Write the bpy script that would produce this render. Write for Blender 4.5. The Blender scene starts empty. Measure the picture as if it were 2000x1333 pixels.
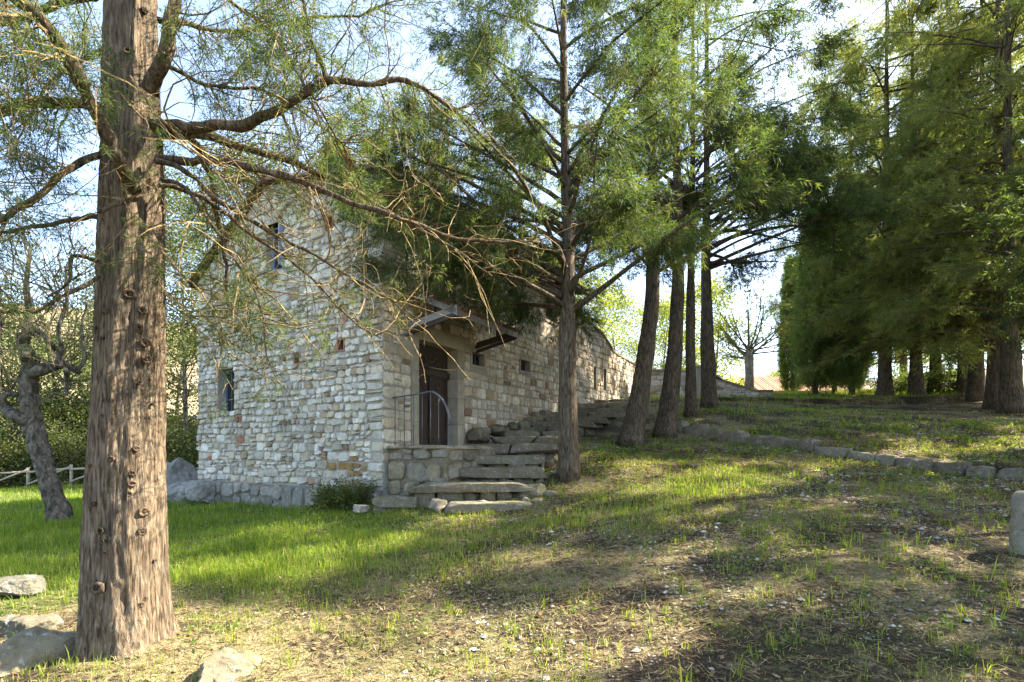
import bpy, math, random
import numpy as np
from mathutils import Vector, Matrix

sc = bpy.context.scene
COL = sc.collection
R = math.radians

# ------------------------------------------------------------------ camera, sky, sun, exposure
F = 1025.0                                   # focal length in photograph pixels (2000 wide)
cam = bpy.data.objects.new('camera', bpy.data.cameras.new('camera'))
COL.objects.link(cam); sc.camera = cam
cam.data.sensor_width = 36; cam.data.lens = 36 * F / 2000
cam.data.shift_y = (880 - 666.5) / 2000
cam.data.clip_start = .05; cam.data.clip_end = 3000
cam.location = (0, 0, 0); cam.rotation_euler = (R(90), 0, 0)

SUN_AZ = (0.965, 0.26); SUN_EL = 43
wd = bpy.data.worlds.new('World'); sc.world = wd; wd.use_nodes = True
wn = wd.node_tree; bg = wn.nodes['Background']
sky = wn.nodes.new('ShaderNodeTexSky'); sky.sky_type = 'NISHITA'; sky.sun_disc = False
sky.sun_elevation = R(SUN_EL); sky.sun_rotation = math.atan2(SUN_AZ[0], SUN_AZ[1])
sky.air_density = 1.0; sky.dust_density = 1.6; sky.ozone_density = 2.0
# thin high cloud veil over the blue
_tc = wn.nodes.new('ShaderNodeTexCoord'); _cn = wn.nodes.new('ShaderNodeTexNoise'); _cn.inputs['Scale'].default_value = 2.2; _cn.inputs['Detail'].default_value = 6; _cn.inputs['Roughness'].default_value = .6
wn.links.new(_tc.outputs['Generated'], _cn.inputs['Vector'])
_cr = wn.nodes.new('ShaderNodeMapRange'); _cr.inputs[1].default_value = .3; _cr.inputs[2].default_value = .7; _cr.inputs[3].default_value = .03; _cr.inputs[4].default_value = .30
wn.links.new(_cn.outputs['Fac'], _cr.inputs[0])
_mx = wn.nodes.new('ShaderNodeMix'); _mx.data_type = 'RGBA'; _mx.inputs[7].default_value = (2.3, 2.5, 2.95, 1)
wn.links.new(_cr.outputs[0], _mx.inputs[0]); wn.links.new(sky.outputs[0], _mx.inputs[6])
wn.links.new(_mx.outputs[2], bg.inputs[0]); bg.inputs[1].default_value = 0.115
sl = bpy.data.lights.new('sun', 'SUN'); sl.energy = 5.0; sl.angle = R(.6); sl.color = (1, .90, .74)
sun = bpy.data.objects.new('sun', sl); COL.objects.link(sun)
sd = Vector((SUN_AZ[0] * math.cos(R(SUN_EL)), SUN_AZ[1] * math.cos(R(SUN_EL)), math.sin(R(SUN_EL))))
sun.rotation_euler = sd.to_track_quat('Z', 'Y').to_euler(); sun.location = (30, 20, 30)
vs = sc.view_settings
sc.display_settings.display_device = 'sRGB'
vs.view_transform = 'Standard'; vs.look = 'None'; vs.gamma = 1; vs.use_curve_mapping = False
vs.exposure = 2.6
sc.render.engine = 'CYCLES'
sc.cycles.max_bounces = 7; sc.cycles.diffuse_bounces = 3; sc.cycles.transmission_bounces = 4
sc.cycles.use_denoising = True; sc.cycles.denoiser = 'OPENIMAGEDENOISE'; sc.cycles.denoising_input_passes = 'RGB_ALBEDO_NORMAL'; sc.cycles.denoising_prefilter = 'NONE'
sc.cycles.sample_clamp_indirect = 2.5; sc.cycles.use_adaptive_sampling = False

# ------------------------------------------------------------------ helpers
def at(px, py, Y): return np.array(((px - 1000) / F * Y, Y, (880 - py) / F * Y))

def hsh(ix, iy, iz, s):
    h = (ix * 374761393 + iy * 668265263 + iz * 2147483647 + s * 974711) & 0xffffffff
    h = ((h ^ (h >> 13)) * 1274126177) & 0xffffffff
    h = ((h ^ (h >> 16)) * 2246822519) & 0xffffffff
    return ((h ^ (h >> 15)) & 0xffff) / 32767.5 - 1
def vnoise(P, f, seed=0):
    P = np.asarray(P, float) * f
    i = np.floor(P).astype(np.int64); t = P - i; t = t * t * (3 - 2 * t)
    o = 0
    for a in (0, 1):
        wa = t[:, 0] if a else 1 - t[:, 0]
        for b in (0, 1):
            wb = t[:, 1] if b else 1 - t[:, 1]
            for c in (0, 1):
                wc = t[:, 2] if c else 1 - t[:, 2]
                o = o + wa * wb * wc * hsh(i[:, 0] + a, i[:, 1] + b, i[:, 2] + c, seed)
    return o
def n2(X, Y, f, seed=0):
    X = np.asarray(X, float); Y = np.asarray(Y, float)
    P = np.stack([X.ravel(), Y.ravel(), np.zeros(X.size)], 1)
    return vnoise(P, f, seed).reshape(X.shape)
def nrm(v): return v / np.maximum(np.linalg.norm(v, axis=-1, keepdims=True), 1e-9)
def smooth(a, b, x):
    t = np.clip((x - a) / (b - a), 0, 1); return t * t * (3 - 2 * t)

class MB:
    """collects faces for ONE mesh"""
    def __init__(s): s.V = []; s.L = []; s.T = []; s.C = []; s.n = 0
    def add(s, V, faces, tint=(1, 1, 1)):
        """faces: list of (m,k) int arrays"""
        V = np.asarray(V, float)
        if not len(V): return
        for f in faces if isinstance(faces, list) else [faces]:
            f = np.asarray(f)
            if f.size == 0: continue
            s.L.append((f + s.n).ravel()); s.T.append(np.full(len(f), f.shape[1]))
        s.V.append(V); t = np.asarray(tint, float)
        if t.ndim == 1: t = np.tile(t, (len(V), 1))
        s.C.append(t); s.n += len(V)
    def poly(s, pts, tint=(1, 1, 1)): s.add(pts, np.arange(len(pts))[None], tint)
    def mesh(s, name, m, smooth_=False):
        me = bpy.data.meshes.new(name)
        V = np.concatenate(s.V); L = np.concatenate(s.L); T = np.concatenate(s.T)
        me.vertices.add(len(V)); me.vertices.foreach_set('co', V.astype(np.float32).ravel())
        me.loops.add(len(L)); me.loops.foreach_set('vertex_index', L.astype(np.int32))
        st = np.zeros(len(T), np.int32); st[1:] = np.cumsum(T)[:-1]
        me.polygons.add(len(T)); me.polygons.foreach_set('loop_start', st)
        me.polygons.foreach_set('loop_total', T.astype(np.int32))
        me.polygons.foreach_set('use_smooth', np.full(len(T), bool(smooth_)))
        me.update(calc_edges=True)
        c = np.concatenate(s.C); a = me.color_attributes.new('tint', 'FLOAT_COLOR', 'POINT')
        a.data.foreach_set('color', np.concatenate([c, np.ones((len(c), 1))], 1).astype(np.float32).ravel())
        me.materials.append(m)
        return me
    def obj(s, name, m, parent=None, loc=None, smooth_=False, **kw):
        o = bpy.data.objects.new(name, s.mesh(name, m, smooth_)); COL.objects.link(o)
        if parent is not None: o.parent = parent
        if loc is not None: o.location = loc
        for k, v in kw.items(): o[k] = v
        return o

def empty(name, loc, label, cat, group=None):
    o = bpy.data.objects.new(name, None); COL.objects.link(o); o.location = loc
    o['label'] = label; o['category'] = cat
    if group: o['group'] = group
    return o
def tag(o, label, cat, group=None):
    o['label'] = label; o['category'] = cat
    if group: o['group'] = group
    return o
def copy_tree(o, loc, label, rz=0, scale=(1, 1, 1), group=None):
    c = o.copy(); COL.objects.link(c); c.location = loc; c.rotation_euler = (0, 0, rz); c.scale = scale
    c['label'] = label
    if group: c['group'] = group
    for ch in list(o.children):
        d = ch.copy(); COL.objects.link(d); d.parent = c
    return c

def tube(mb, P, r, k=8, tint=(1, 1, 1), cap=True, disp=None):
    P = np.asarray(P, float); n = len(P); r = np.broadcast_to(np.asarray(r, float), (n,))
    T = nrm(np.gradient(P, axis=0))
    ref = np.array((0, 0, 1.)) if abs(T[0, 2]) < .8 else np.array((0, 1., 0))
    A = nrm(np.cross(T, ref)); B = np.cross(T, A)
    th = np.arange(k) * 2 * np.pi / k
    ring = A[:, None] * np.cos(th)[None, :, None] + B[:, None] * np.sin(th)[None, :, None]
    rr = r[:, None] * np.ones((1, k))
    if disp is not None: rr = rr + disp(P, th, r)
    V = (P[:, None] + ring * rr[..., None]).reshape(-1, 3)
    i = np.arange(n - 1)[:, None] * k; j = np.arange(k)[None]; j2 = (j + 1) % k
    Q = np.stack([i + j, i + j2, i + k + j2, i + k + j], -1).reshape(-1, 4)
    fs = [Q]
    if cap: fs += [np.arange(k)[::-1][None], (np.arange(k) + (n - 1) * k)[None]]
    mb.add(V, fs, tint)

def prisms(mb, P0, P1, r0, r1, tint, k=3):
    P0 = np.asarray(P0, float); P1 = np.asarray(P1, float)
    if not len(P0): return
    T = nrm(P1 - P0); ref = np.where(np.abs(T[:, 2:3]) < .8, np.array([[0, 0, 1.]]), np.array([[0, 1., 0]]))
    A = nrm(np.cross(T, ref)); B = np.cross(T, A); n = len(P0)
    th = np.arange(k) * 2 * np.pi / k
    ring = A[:, None] * np.cos(th)[None, :, None] + B[:, None] * np.sin(th)[None, :, None]
    V = np.concatenate([P0[:, None] + ring * np.reshape(r0, (-1, 1, 1)), P1[:, None] + ring * np.reshape(r1, (-1, 1, 1))], 1)
    j = np.arange(k); j2 = (j + 1) % k
    q = np.stack([j, j2, j2 + k, j + k], -1)
    Q = (np.arange(n)[:, None, None] * 2 * k + q[None]).reshape(-1, 4)
    t = np.asarray(tint, float)
    if t.ndim == 2: t = np.repeat(t, 2 * k, 0)
    mb.add(V.reshape(-1, 3), Q, t)

def spline(pts, n):
    """Catmull-Rom through pts, n points per span"""
    P = np.asarray(pts, float)
    if len(P) < 3:
        t = np.linspace(0, 1, n + 1)[:, None]; return P[0] * (1 - t) + P[-1] * t
    E = np.concatenate([[2 * P[0] - P[1]], P, [2 * P[-1] - P[-2]]]); out = []
    for i in range(len(P) - 1):
        a, b, c, d = E[i:i + 4]
        for t in np.arange(n) / n:
            out.append(.5 * (2 * b + (c - a) * t + (2 * a - 5 * b + 4 * c - d) * t * t + (3 * b - a - 3 * c + d) * t ** 3))
    out.append(P[-1]); return np.array(out)

BOX = np.array([[0, 3, 2, 1], [4, 5, 6, 7], [0, 1, 5, 4], [1, 2, 6, 5], [2, 3, 7, 6], [3, 0, 4, 7]])
def obox(mb, o, ax, ay, az, tint=(1, 1, 1)):
    """box from corner o along vectors ax, ay, az"""
    o, ax, ay, az = (np.asarray(v, float) for v in (o, ax, ay, az))
    V = np.array([o, o + ax, o + ax + ay, o + ay, o + az, o + ax + az, o + ax + ay + az, o + ay + az])
    if np.dot(np.cross(ax, ay), az) < 0: mb.add(V, BOX[:, ::-1], tint)
    else: mb.add(V, BOX, tint)

_cg = {}
def cubegrid(n):
    if n in _cg: return _cg[n]
    key = {}; V = []; Q = []
    lin = np.linspace(-1, 1, n + 1)
    def vid(p):
        k = tuple(np.round(p, 5))
        if k not in key: key[k] = len(V); V.append(p)
        return key[k]
    for ax in range(3):
        for sg in (-1, 1):
            for i in range(n):
                for j in range(n):
                    q = []
                    for a, b in ((i, j), (i + 1, j), (i + 1, j + 1), (i, j + 1)):
                        p = np.zeros(3); p[ax] = sg; p[(ax + 1) % 3] = lin[a]; p[(ax + 2) % 3] = lin[b]; q.append(vid(p))
                    Q.append(q if sg > 0 else q[::-1])
    _cg[n] = (np.array(V), np.array(Q)); return _cg[n]
def rock(mb, c, size, seed, n=6, boxy=.7, rough=.06, rot=0, tint=(1, 1, 1), tilt=0, f=1.0):
    V, Q = cubegrid(n); V = V.copy()
    S = nrm(V); p = 2 + (10 * boxy if boxy < .8 else 26)
    sup = V / (np.sum(np.abs(V) ** p, 1, keepdims=True) ** (1 / p))
    V = sup * boxy + S * 1.15 * (1 - boxy)
    rs = np.random.RandomState(seed)
    for _ in range(int(9 + 6 * (1 - boxy))):
        nn = nrm(rs.randn(3) * np.array((1, 1, .8))); lim = np.abs(nn).sum() * (1 - boxy * .0) * rs.uniform(.76, .93) if boxy > .7 else rs.uniform(.78, 1.0)
        ex = np.maximum(V @ nn - lim, 0); V = V - ex[:, None] * nn
    V[:, 0] *= 1 + .12 * rs.randn() * V[:, 2]; V[:, 1] *= 1 + .12 * rs.randn() * V[:, 0]; V[:, 2] *= 1 + .12 * rs.randn() * V[:, 0]
    V = V * np.asarray(size) / 2
    off = rs.rand(3) * 50; sm = min(size)
    d = vnoise(V + off, f * 1.4 / sm, seed) * .6 + vnoise(V + off, f * 3.5 / sm, seed + 1) * .35 + vnoise(V + off, f * 8 / sm, seed + 2) * .22
    V = V + nrm(V) * (d * rough * sm * 2)[:, None]
    if tilt:
        ca, sa = math.cos(tilt), math.sin(tilt); V = V @ np.array([[ca, 0, -sa], [0, 1, 0], [sa, 0, ca]])
    ca, sa = math.cos(rot), math.sin(rot)
    V = V @ np.array([[ca, sa, 0], [-sa, ca, 0], [0, 0, 1]])
    mb.add(V + np.asarray(c), Q, tint)

# ------------------------------------------------------------------ materials
def mat(name, rough=.85, spec=.25):
    m = bpy.data.materials.new(name); m.use_nodes = True
    nt = m.node_tree; b = nt.nodes['Principled BSDF']
    b.inputs['Roughness'].default_value = rough; b.inputs['Specular IOR Level'].default_value = spec
    return m, nt, b
def nd(nt, t, **kw):
    n = nt.nodes.new(t)
    for k, v in kw.items():
        if k.startswith('i_'): n.inputs[k[2:].replace('_', ' ')].default_value = v
        elif k[0] == 'x' and k[1:].isdigit(): n.inputs[int(k[1:])].default_value = v
        else: setattr(n, k, v)
    return n
def noise(nt, vec, scale, detail=4, rough=.6, dist=0):
    n = nd(nt, 'ShaderNodeTexNoise', i_Scale=scale, i_Detail=detail, i_Roughness=rough, i_Distortion=dist)
    if vec is not None: nt.links.new(vec, n.inputs['Vector'])
    return n.outputs['Fac']
def ramp(nt, fac, stops, interp='LINEAR'):
    n = nt.nodes.new('ShaderNodeValToRGB'); n.color_ramp.interpolation = interp
    e = n.color_ramp.elements
    while len(e) < len(stops): e.new(.5)
    for x, (p, c) in zip(e, stops):
        x.position = p; x.color = (*c, 1) if len(c) == 3 else c
    nt.links.new(fac, n.inputs[0]); return n.outputs[0]
def mix(nt, fac, a, b, mode='MIX'):
    n = nd(nt, 'ShaderNodeMix', data_type='RGBA', blend_type=mode)
    for s, v in ((0, fac), (6, a), (7, b)):
        if isinstance(v, bpy.types.NodeSocket): nt.links.new(v, n.inputs[s])
        else: n.inputs[s].default_value = v if s == 0 else (*v, 1)
    return n.outputs[2]
def mth(nt, op, a, b=0.):
    n = nd(nt, 'ShaderNodeMath', operation=op)
    for s, v in ((0, a), (1, b)):
        if isinstance(v, bpy.types.NodeSocket): nt.links.new(v, n.inputs[s])
        else: n.inputs[s].default_value = v
    return n.outputs[0]
def bump(nt, b, h, strength, dist):
    n = nd(nt, 'ShaderNodeBump', i_Strength=strength, i_Distance=dist); nt.links.new(h, n.inputs['Height'])
    nt.links.new(n.outputs[0], b.inputs['Normal'])
def coords(nt, scale=(1, 1, 1)):
    tc = nt.nodes.new('ShaderNodeTexCoord'); mp = nt.nodes.new('ShaderNodeMapping')
    mp.inputs['Scale'].default_value = scale; nt.links.new(tc.outputs['Object'], mp.inputs[0]); return mp.outputs[0]
def worldpos(nt): return nt.nodes.new('ShaderNodeNewGeometry').outputs['Position']
def tintnode(nt): return nd(nt, 'ShaderNodeVertexColor', layer_name='tint').outputs[0]
GREY = lambda v: (v, v, v)

def stone_material(name, lich=.5, moss=0.0, bstr=.7):
    m, nt, b = mat(name, .92, .15); p = worldpos(nt)
    t = tintnode(nt)
    a = ramp(nt, noise(nt, p, 9, 6, .65), [(.3, GREY(.74)), (.7, GREY(1.18))])
    c = mix(nt, 1, t, a, 'MULTIPLY')
    c = mix(nt, 1, c, ramp(nt, noise(nt, p, .9, 5, .7), [(.35, (.80, .77, .70)), (.6, (1.08, 1.06, 1.02))]), 'MULTIPLY')
    sp = ramp(nt, noise(nt, p, 38, 4, .7), [(.56, GREY(0)), (.66, GREY(1))])
    c = mix(nt, mth(nt, 'MULTIPLY', sp, .55 * lich), c, (.09, .085, .075))
    wl = ramp(nt, noise(nt, p, 16, 5, .7), [(.58, GREY(0)), (.64, GREY(1))])
    c = mix(nt, mth(nt, 'MULTIPLY', wl, .5 * lich), c, (.48, .47, .43))
    if moss:
        g = nt.nodes.new('ShaderNodeNewGeometry'); sx = nt.nodes.new('ShaderNodeSeparateXYZ'); nt.links.new(g.outputs['Normal'], sx.inputs[0])
        ms = mth(nt, 'MULTIPLY', ramp(nt, noise(nt, p, 3.5, 5, .7), [(.45, GREY(0)), (.6, GREY(1))]), ramp(nt, sx.outputs[2], [(.0, GREY(.25)), (.8, GREY(1))]))
        c = mix(nt, mth(nt, 'MULTIPLY', ms, moss), c, (.085, .085, .02))
    nt.links.new(c, b.inputs['Base Color'])
    h = mth(nt, 'ADD', noise(nt, p, 22, 6, .7), mth(nt, 'MULTIPLY', noise(nt, p, 7, 3, .6), 1.2))
    bump(nt, b, h, bstr, .02)
    return m
M_STONE = stone_material('wall_stone', .55, 0, .8)
M_STEP = stone_material('mossy_stone', 1.0, .8, 1.0)
M_ROCK = stone_material('boulder_stone', .9, .25, 1.0)

def simple(name, col, rough=.8, var=.25, scale=12, bstr=.2, spec=.25, metal=0, stretch=(1, 1, 1)):
    m, nt, b = mat(name, rough, spec); b.inputs['Metallic'].default_value = metal
    p = coords(nt, stretch); f = noise(nt, p, scale, 5, .65)
    c = mix(nt, 1, mix(nt, 1, col, tintnode(nt), 'MULTIPLY'), ramp(nt, f, [(.25, GREY(1 - var)), (.75, GREY(1 + var))]), 'MULTIPLY')
    nt.links.new(c, b.inputs['Base Color'])
    bump(nt, b, f, bstr, .01); return m
M_MORTAR = simple('mortar', (.34, .31, .26), .95, .3, 14, .8)
M_TILE = simple('terracotta', (.34, .19, .125), .9, .4, 10, .4)
M_WOODD = simple('dark_wood', (.045, .028, .02), .55, .45, 6, .3, .4, 0, (6, 6, .8))
M_WOODG = simple('weathered_board', (.30, .30, .32), .8, .3, 6, .3, .3, 0, (2, 2, 8))
M_IRON = simple('wrought_iron', (.10, .105, .115), .55, .3, 30, .2, .5, .5)
M_PIPE = simple('downpipe_metal', (.035, .028, .022), .5, .35, 9, .15, .5, .3)
M_FRAME = simple('painted_frame', (.20, .25, .36), .6, .15, 20, .1)
M_JAMB = simple('dressed_stone', (.36, .32, .24), .9, .22, 7, .4)
M_DARK = simple('painted_shade', (.012, .012, .014), .9, .1)  # near-black colour stands in for the shade inside small openings
m, nt, b = mat('window_glass', .05, .6); b.inputs['Base Color'].default_value = (.02, .025, .03, 1); M_GLASS = m

def bark_material(name, c0, c1, lich, zs=.12, sc_=26, bstr=1.0):
    m, nt, b = mat(name, .95, .1); v = coords(nt, (1, 1, zs))
    f = noise(nt, v, sc_, 7, .62, .6); big = noise(nt, coords(nt, (1, 1, .5)), 4, 4, .6)
    c = ramp(nt, f, [(.36, [x * .35 for x in c0]), (.5, c0), (.72, c1)])
    c = mix(nt, 1, c, ramp(nt, big, [(.3, GREY(.75)), (.7, GREY(1.2))]), 'MULTIPLY')
    c = mix(nt, 1, c, tintnode(nt), 'MULTIPLY')
    l = ramp(nt, noise(nt, coords(nt), 11, 6, .75), [(.56, GREY(0)), (.66, GREY(1))])
    c = mix(nt, mth(nt, 'MULTIPLY', l, lich), c, (.30, .31, .24))
    nt.links.new(c, b.inputs['Base Color'])
    bump(nt, b, f, bstr, .03); return m
M_BARK_N = bark_material('cypress_bark', (.14, .103, .068), (.29, .235, .16), .2, .13, 48, .9)
M_BARK = bark_material('grove_bark', (.10, .077, .053), (.22, .172, .12), .22, .14, 36, 1.0)
M_BARK_L = bark_material('lichen_bark', (.10, .085, .065), (.22, .19, .15), .55, .5, 14, 1.0)
M_TWIG = bark_material('twig_bark', (.22, .165, .085), (.38, .31, .18), .35, .6, 24, .5)

def leaf_material(name, tr=.35, trc=(1.25, 1.35, .6)):
    m = bpy.data.materials.new(name); m.use_nodes = True; nt = m.node_tree
    b = nt.nodes['Principled BSDF']; out = nt.nodes['Material Output']
    b.inputs['Roughness'].default_value = .6; b.inputs['Specular IOR Level'].default_value = .2
    t = tintnode(nt); nt.links.new(t, b.inputs['Base Color'])
    tl = nt.nodes.new('ShaderNodeBsdfTranslucent'); nt.links.new(mix(nt, 1, t, trc, 'MULTIPLY'), tl.inputs[0])
    mx = nt.nodes.new('ShaderNodeMixShader'); mx.inputs[0].default_value = tr
    nt.links.new(b.outputs[0], mx.inputs[1]); nt.links.new(tl.outputs[0], mx.inputs[2]); nt.links.new(mx.outputs[0], out.inputs[0])
    return m
M_LEAF = leaf_material('cypress_foliage', .5, (1.5, 1.6, .7))
M_BROAD = leaf_material('broad_foliage', .45, (1.4, 1.5, .5))
M_GRASS = leaf_material('grass_blades', .45, (1.5, 1.6, .5))
M_PETAL = leaf_material('petals', .3, (1, 1, 1))

# ------------------------------------------------------------------ terrain
CP = np.array([
    (-2.7, 3.8, -1.55), (0, 3.4, -1.5), (2.7, 2.7, -1.2), (-6, 3.5, -1.62), (-3, 7, -1.32), (-6, 7, -1.42), (4.7, 4.9, -1.0), (9, 4, -.6), (0, 0, -1.6),
    (-4.6, 2.6, -1.45), (3, -6, -1.3), (12, -4, -.3), (-12, -6, -2), (20, 3, .6),
    (-2.58, 10.2, -1.12), (-5.4, 12, -1.3), (-8.4, 13.6, -1.35), (-8.4, 9.7, -1.40), (-13, 16, -1.42), (-16, 24, -1.5), (-8, 22, -1.45), (-22, 12, -1.6),
    (-.2, 8.7, -1.1), (.55, 9.6, -.85), (1.15, 10.3, -.52), (2.2, 7.5, -.9), (1.2, 12, -.08), (3.05, 13.5, .13), (4.2, 14.5, .42), (5.46, 16, 1.02), (6.6, 17.5, 1.40),
    (8.6, 9, -.38), (6.85, 11.7, .05), (13, 9, .35), (15.2, 16, 1.1), (18.5, 20, 1.95), (10, 20.5, 1.92), (14, 22, 2.1), (9, 23.5, 2.2),
    (2.4, 17.5, .95), (3.6, 20, 1.75), (4.6, 22, 2.15), (5.5, 25, 2.5), (9, 26, 2.62), (12, 30, 3.2), (20, 30, 3.35), (10, 34, 3.45), (16, 36, 3.45),
    (0, 26, 1.2), (-4, 22, -.2), (0, 40, 2), (12, 55, 2.6), (30, 45, 3.), (30, 15, 2.0), (-20, 45, -2.5), (-45, 20, -3), (50, 0, 3), (40, 80, 2), (0, 90, 1), (-50, 90, -3), (-40, -30, -3), (40, -40, 2), (0, -50, -2)], float)
def _phi(r2): return np.where(r2 > 0, .5 * r2 * np.log(np.maximum(r2, 1e-12)), 0)
_D = ((CP[:, None, :2] - CP[None, :, :2]) ** 2).sum(-1)
_K = _phi(_D) + np.eye(len(CP)) * .25
_Pm = np.concatenate([np.ones((len(CP), 1)), CP[:, :2]], 1)
_A = np.block([[_K, _Pm], [_Pm.T, np.zeros((3, 3))]])
_w = np.linalg.solve(_A, np.concatenate([CP[:, 2], np.zeros(3)]))
K0 = np.array((4.75, 15.0)); K1 = np.array((8.6, 9.0)); KD = (K1 - K0) / np.linalg.norm(K1 - K0); KN = np.array((-KD[1], KD[0]))
if KN[0] < 0: KN = -KN
def ground(X, Y):
    X = np.asarray(X, float); Y = np.asarray(Y, float); sh = X.shape
    x = X.ravel(); y = Y.ravel()
    rr = np.hypot(x, y - 15); k = np.minimum(1, 90 / np.maximum(rr, 1e-6)); xe = x * k; ye = 15 + (y - 15) * k
    z = _w[-3] + _w[-2] * xe + _w[-1] * ye
    for i in range(len(CP)): z = z + _w[i] * _phi((xe - CP[i, 0]) ** 2 + (ye - CP[i, 1]) ** 2)
    d = (x - K0[0]) * KN[0] + (y - K0[1]) * KN[1]; q = (x - K0[0]) * KD[0] + (y - K0[1]) * KD[1]
    z = z + .09 * np.tanh(d / .06) * np.exp(-np.abs(d) / 1.5) * smooth(-.8, .2, q) * (1 - smooth(9, 12, q))
    z = z + .14 * np.tanh((y - 21) / .03) * np.exp(-np.abs(y - 21) / 1.2) * smooth(7.6, 8.4, x) * (1 - smooth(19, 24, x))
    z = z + .09 * np.exp(-((x + 2.9) ** 2 + (y - 3.95) ** 2) / .30)
    nz = .05 * n2(x, y, .5, 3) + .028 * n2(x, y, 1.6, 4) + .012 * n2(x, y, 4.5, 5)
    return (z + nz).reshape(sh)
def gz(x, y): return float(ground(np.array([x]), np.array([y]))[0])

def axis(lo, hi, dense, fine):
    a = [dense[0]]
    while a[-1] < dense[1]: a.append(a[-1] + fine)
    s = fine
    while a[-1] < hi: s *= 1.22; a.append(a[-1] + s)
    s = fine; p = [dense[0]]
    while p[-1] > lo: s *= 1.22; p.append(p[-1] - s)
    return np.array(p[:0:-1] + a)
ax_ = axis(-900, 900, (-9, 20), .16)
ay_ = np.unique(np.concatenate([axis(-300, 1200, (1.5, 24), .16), [20.94, 20.97, 21.0, 21.03, 21.06]]))
GX, GY = np.meshgrid(ax_, ay_)
GZ = ground(GX, GY)
mb = MB(); nx, ny = len(ax_), len(ay_)
i = np.arange(ny - 1)[:, None] * nx + np.arange(nx - 1)[None]
mb.add(np.stack([GX, GY, GZ], -1).reshape(-1, 3), np.stack([i, i + 1, i + nx + 1, i + nx], -1).reshape(-1, 4))
m, nt, b = mat('soil_and_litter', .97, .08); p = worldpos(nt)
f1 = noise(nt, p, 1.1, 6, .65); f2 = noise(nt, p, 14, 6, .7); f3 = noise(nt, p, 60, 4, .7)
soil = ramp(nt, f3, [(.32, (.014, .011, .008)), (.5, (.045, .034, .024)), (.7, (.13, .10, .07))])
straw = ramp(nt, f3, [(.32, (.08, .06, .035)), (.5, (.20, .165, .085)), (.7, (.42, .355, .20))])
c = mix(nt, ramp(nt, mth(nt, 'ADD', mth(nt, 'MULTIPLY', f1, .55), mth(nt, 'MULTIPLY', f2, .45)), [(.47, GREY(0)), (.55, GREY(1))]), soil, straw)
gm = ramp(nt, noise(nt, p, .8, 5, .65), [(.5, GREY(0)), (.62, GREY(.6))])
c = mix(nt, mth(nt, 'MULTIPLY', gm, ramp(nt, f2, [(.4, GREY(0)), (.6, GREY(1))])), c, (.07, .085, .022))
sx = nt.nodes.new('ShaderNodeSeparateXYZ'); nt.links.new(p, sx.inputs[0])
lawn = ramp(nt, mth(nt, 'ADD', mth(nt, 'ADD', mth(nt, 'MULTIPLY', sx.outputs[0], -.16), mth(nt, 'MULTIPLY', mth(nt, 'MINIMUM', mth(nt, 'SUBTRACT', sx.outputs[1], 6.0), .5), .3)), mth(nt, 'MULTIPLY', noise(nt, p, .9, 4), .5)), [(.5, GREY(0)), (.75, GREY(.85))])
c = mix(nt, lawn, c, ramp(nt, f2, [(.3, (.05, .07, .02)), (.7, (.12, .16, .035))]))
nt.links.new(c, b.inputs['Base Color'])
bump(nt, b, mth(nt, 'ADD', mth(nt, 'MULTIPLY', f2, 1.2), f3), .9, .035)
g = mb.obj('ground', m, smooth_=True, kind='structure')

# distant hill closing the horizon
mb = MB(); az = np.linspace(-80, 80, 161); n = 10
PX = 1000 + F * np.tan(np.radians(az)); top = np.interp(PX, [-4000, -200, 200, 500, 900, 1300, 1450, 1500, 1560, 1700, 2200, 5000], [560, 590, 610, 660, 720, 742, 742, 742, 752, 745, 700, 640])
rows = []
for k in range(n):
    q = k / (n - 1); rad = 190 + 200 * q
    hz = -4 + ((880 - top) / F * 390 * np.cos(np.radians(az)) + 4) * (1 - (1 - q) ** 1.6)
    X = rad * np.sin(np.radians(az)); Y = rad * np.cos(np.radians(az))
    rows.append(np.stack([X, Y, hz + 2.5 * n2(X, Y, .03, 9) * (q > 0)], -1))
V = np.concatenate(rows); nx = len(az); i = np.arange(n - 1)[:, None] * nx + np.arange(nx - 1)[None]
mb.add(V, np.stack([i, i + 1, i + nx + 1, i + nx], -1).reshape(-1, 4))
m, nt, b = mat('hill_fields', .95, .1); p = worldpos(nt)
c = ramp(nt, noise(nt, p, .035, 5, .6), [(.35, (.10, .12, .05)), (.5, (.20, .17, .10)), (.65, (.30, .22, .15))])
nt.links.new(c, b.inputs['Base Color']); mb.obj('hill', m, smooth_=True, kind='structure')

# ------------------------------------------------------------------ the stone house
C = np.array((-2.58, 10.5, 0.)); U = np.array((.505, .863, 0)); U /= np.linalg.norm(U)
Vg = np.array((-U[1], U[0], 0)); NG = -U; NR = -Vg            # gable runs along Vg (normal -U); long wall along U (normal -Vg)
UP = np.array((0, 0, 1.))
WG, LR = 6.57, 8.75
TR, ZR = 3.67, 6.24; ZE0, ZE1 = 5.54, 4.45
def topG(t): return np.where(np.asarray(t) <= TR, ZE0 + (ZR - ZE0) * np.asarray(t) / TR, ZR + (ZE1 - ZR) * (np.asarray(t) - TR) / (WG - TR))
def gp(t, z, d=0): return C + Vg * t + UP * z + NG * d          # point on gable, d outwards
def rp(s, z, d=0): return C + U * s + UP * z + NR * d
house = empty('stone_house', (C[0], C[1], -1.2), 'two-storey rubble stone house with terracotta verge and dark carved door up the steps', 'house')
hl = -np.array(house.location)
def H(mb, name, m, parent=None, smooth_=False, **kw):
    for v in mb.V: v += hl
    return mb.obj(name, m, parent or house, smooth_=smooth_, **kw)
GH = [(3.06, 3.73, 4.2, 5.29), (1.42, 1.70, 4.74, 5.05), (2.5, 2.72, 1.93, 2.19), (1.08, 1.32, 2.09, 2.37), (4.99, 5.7, .95, 2.05)]
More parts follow.
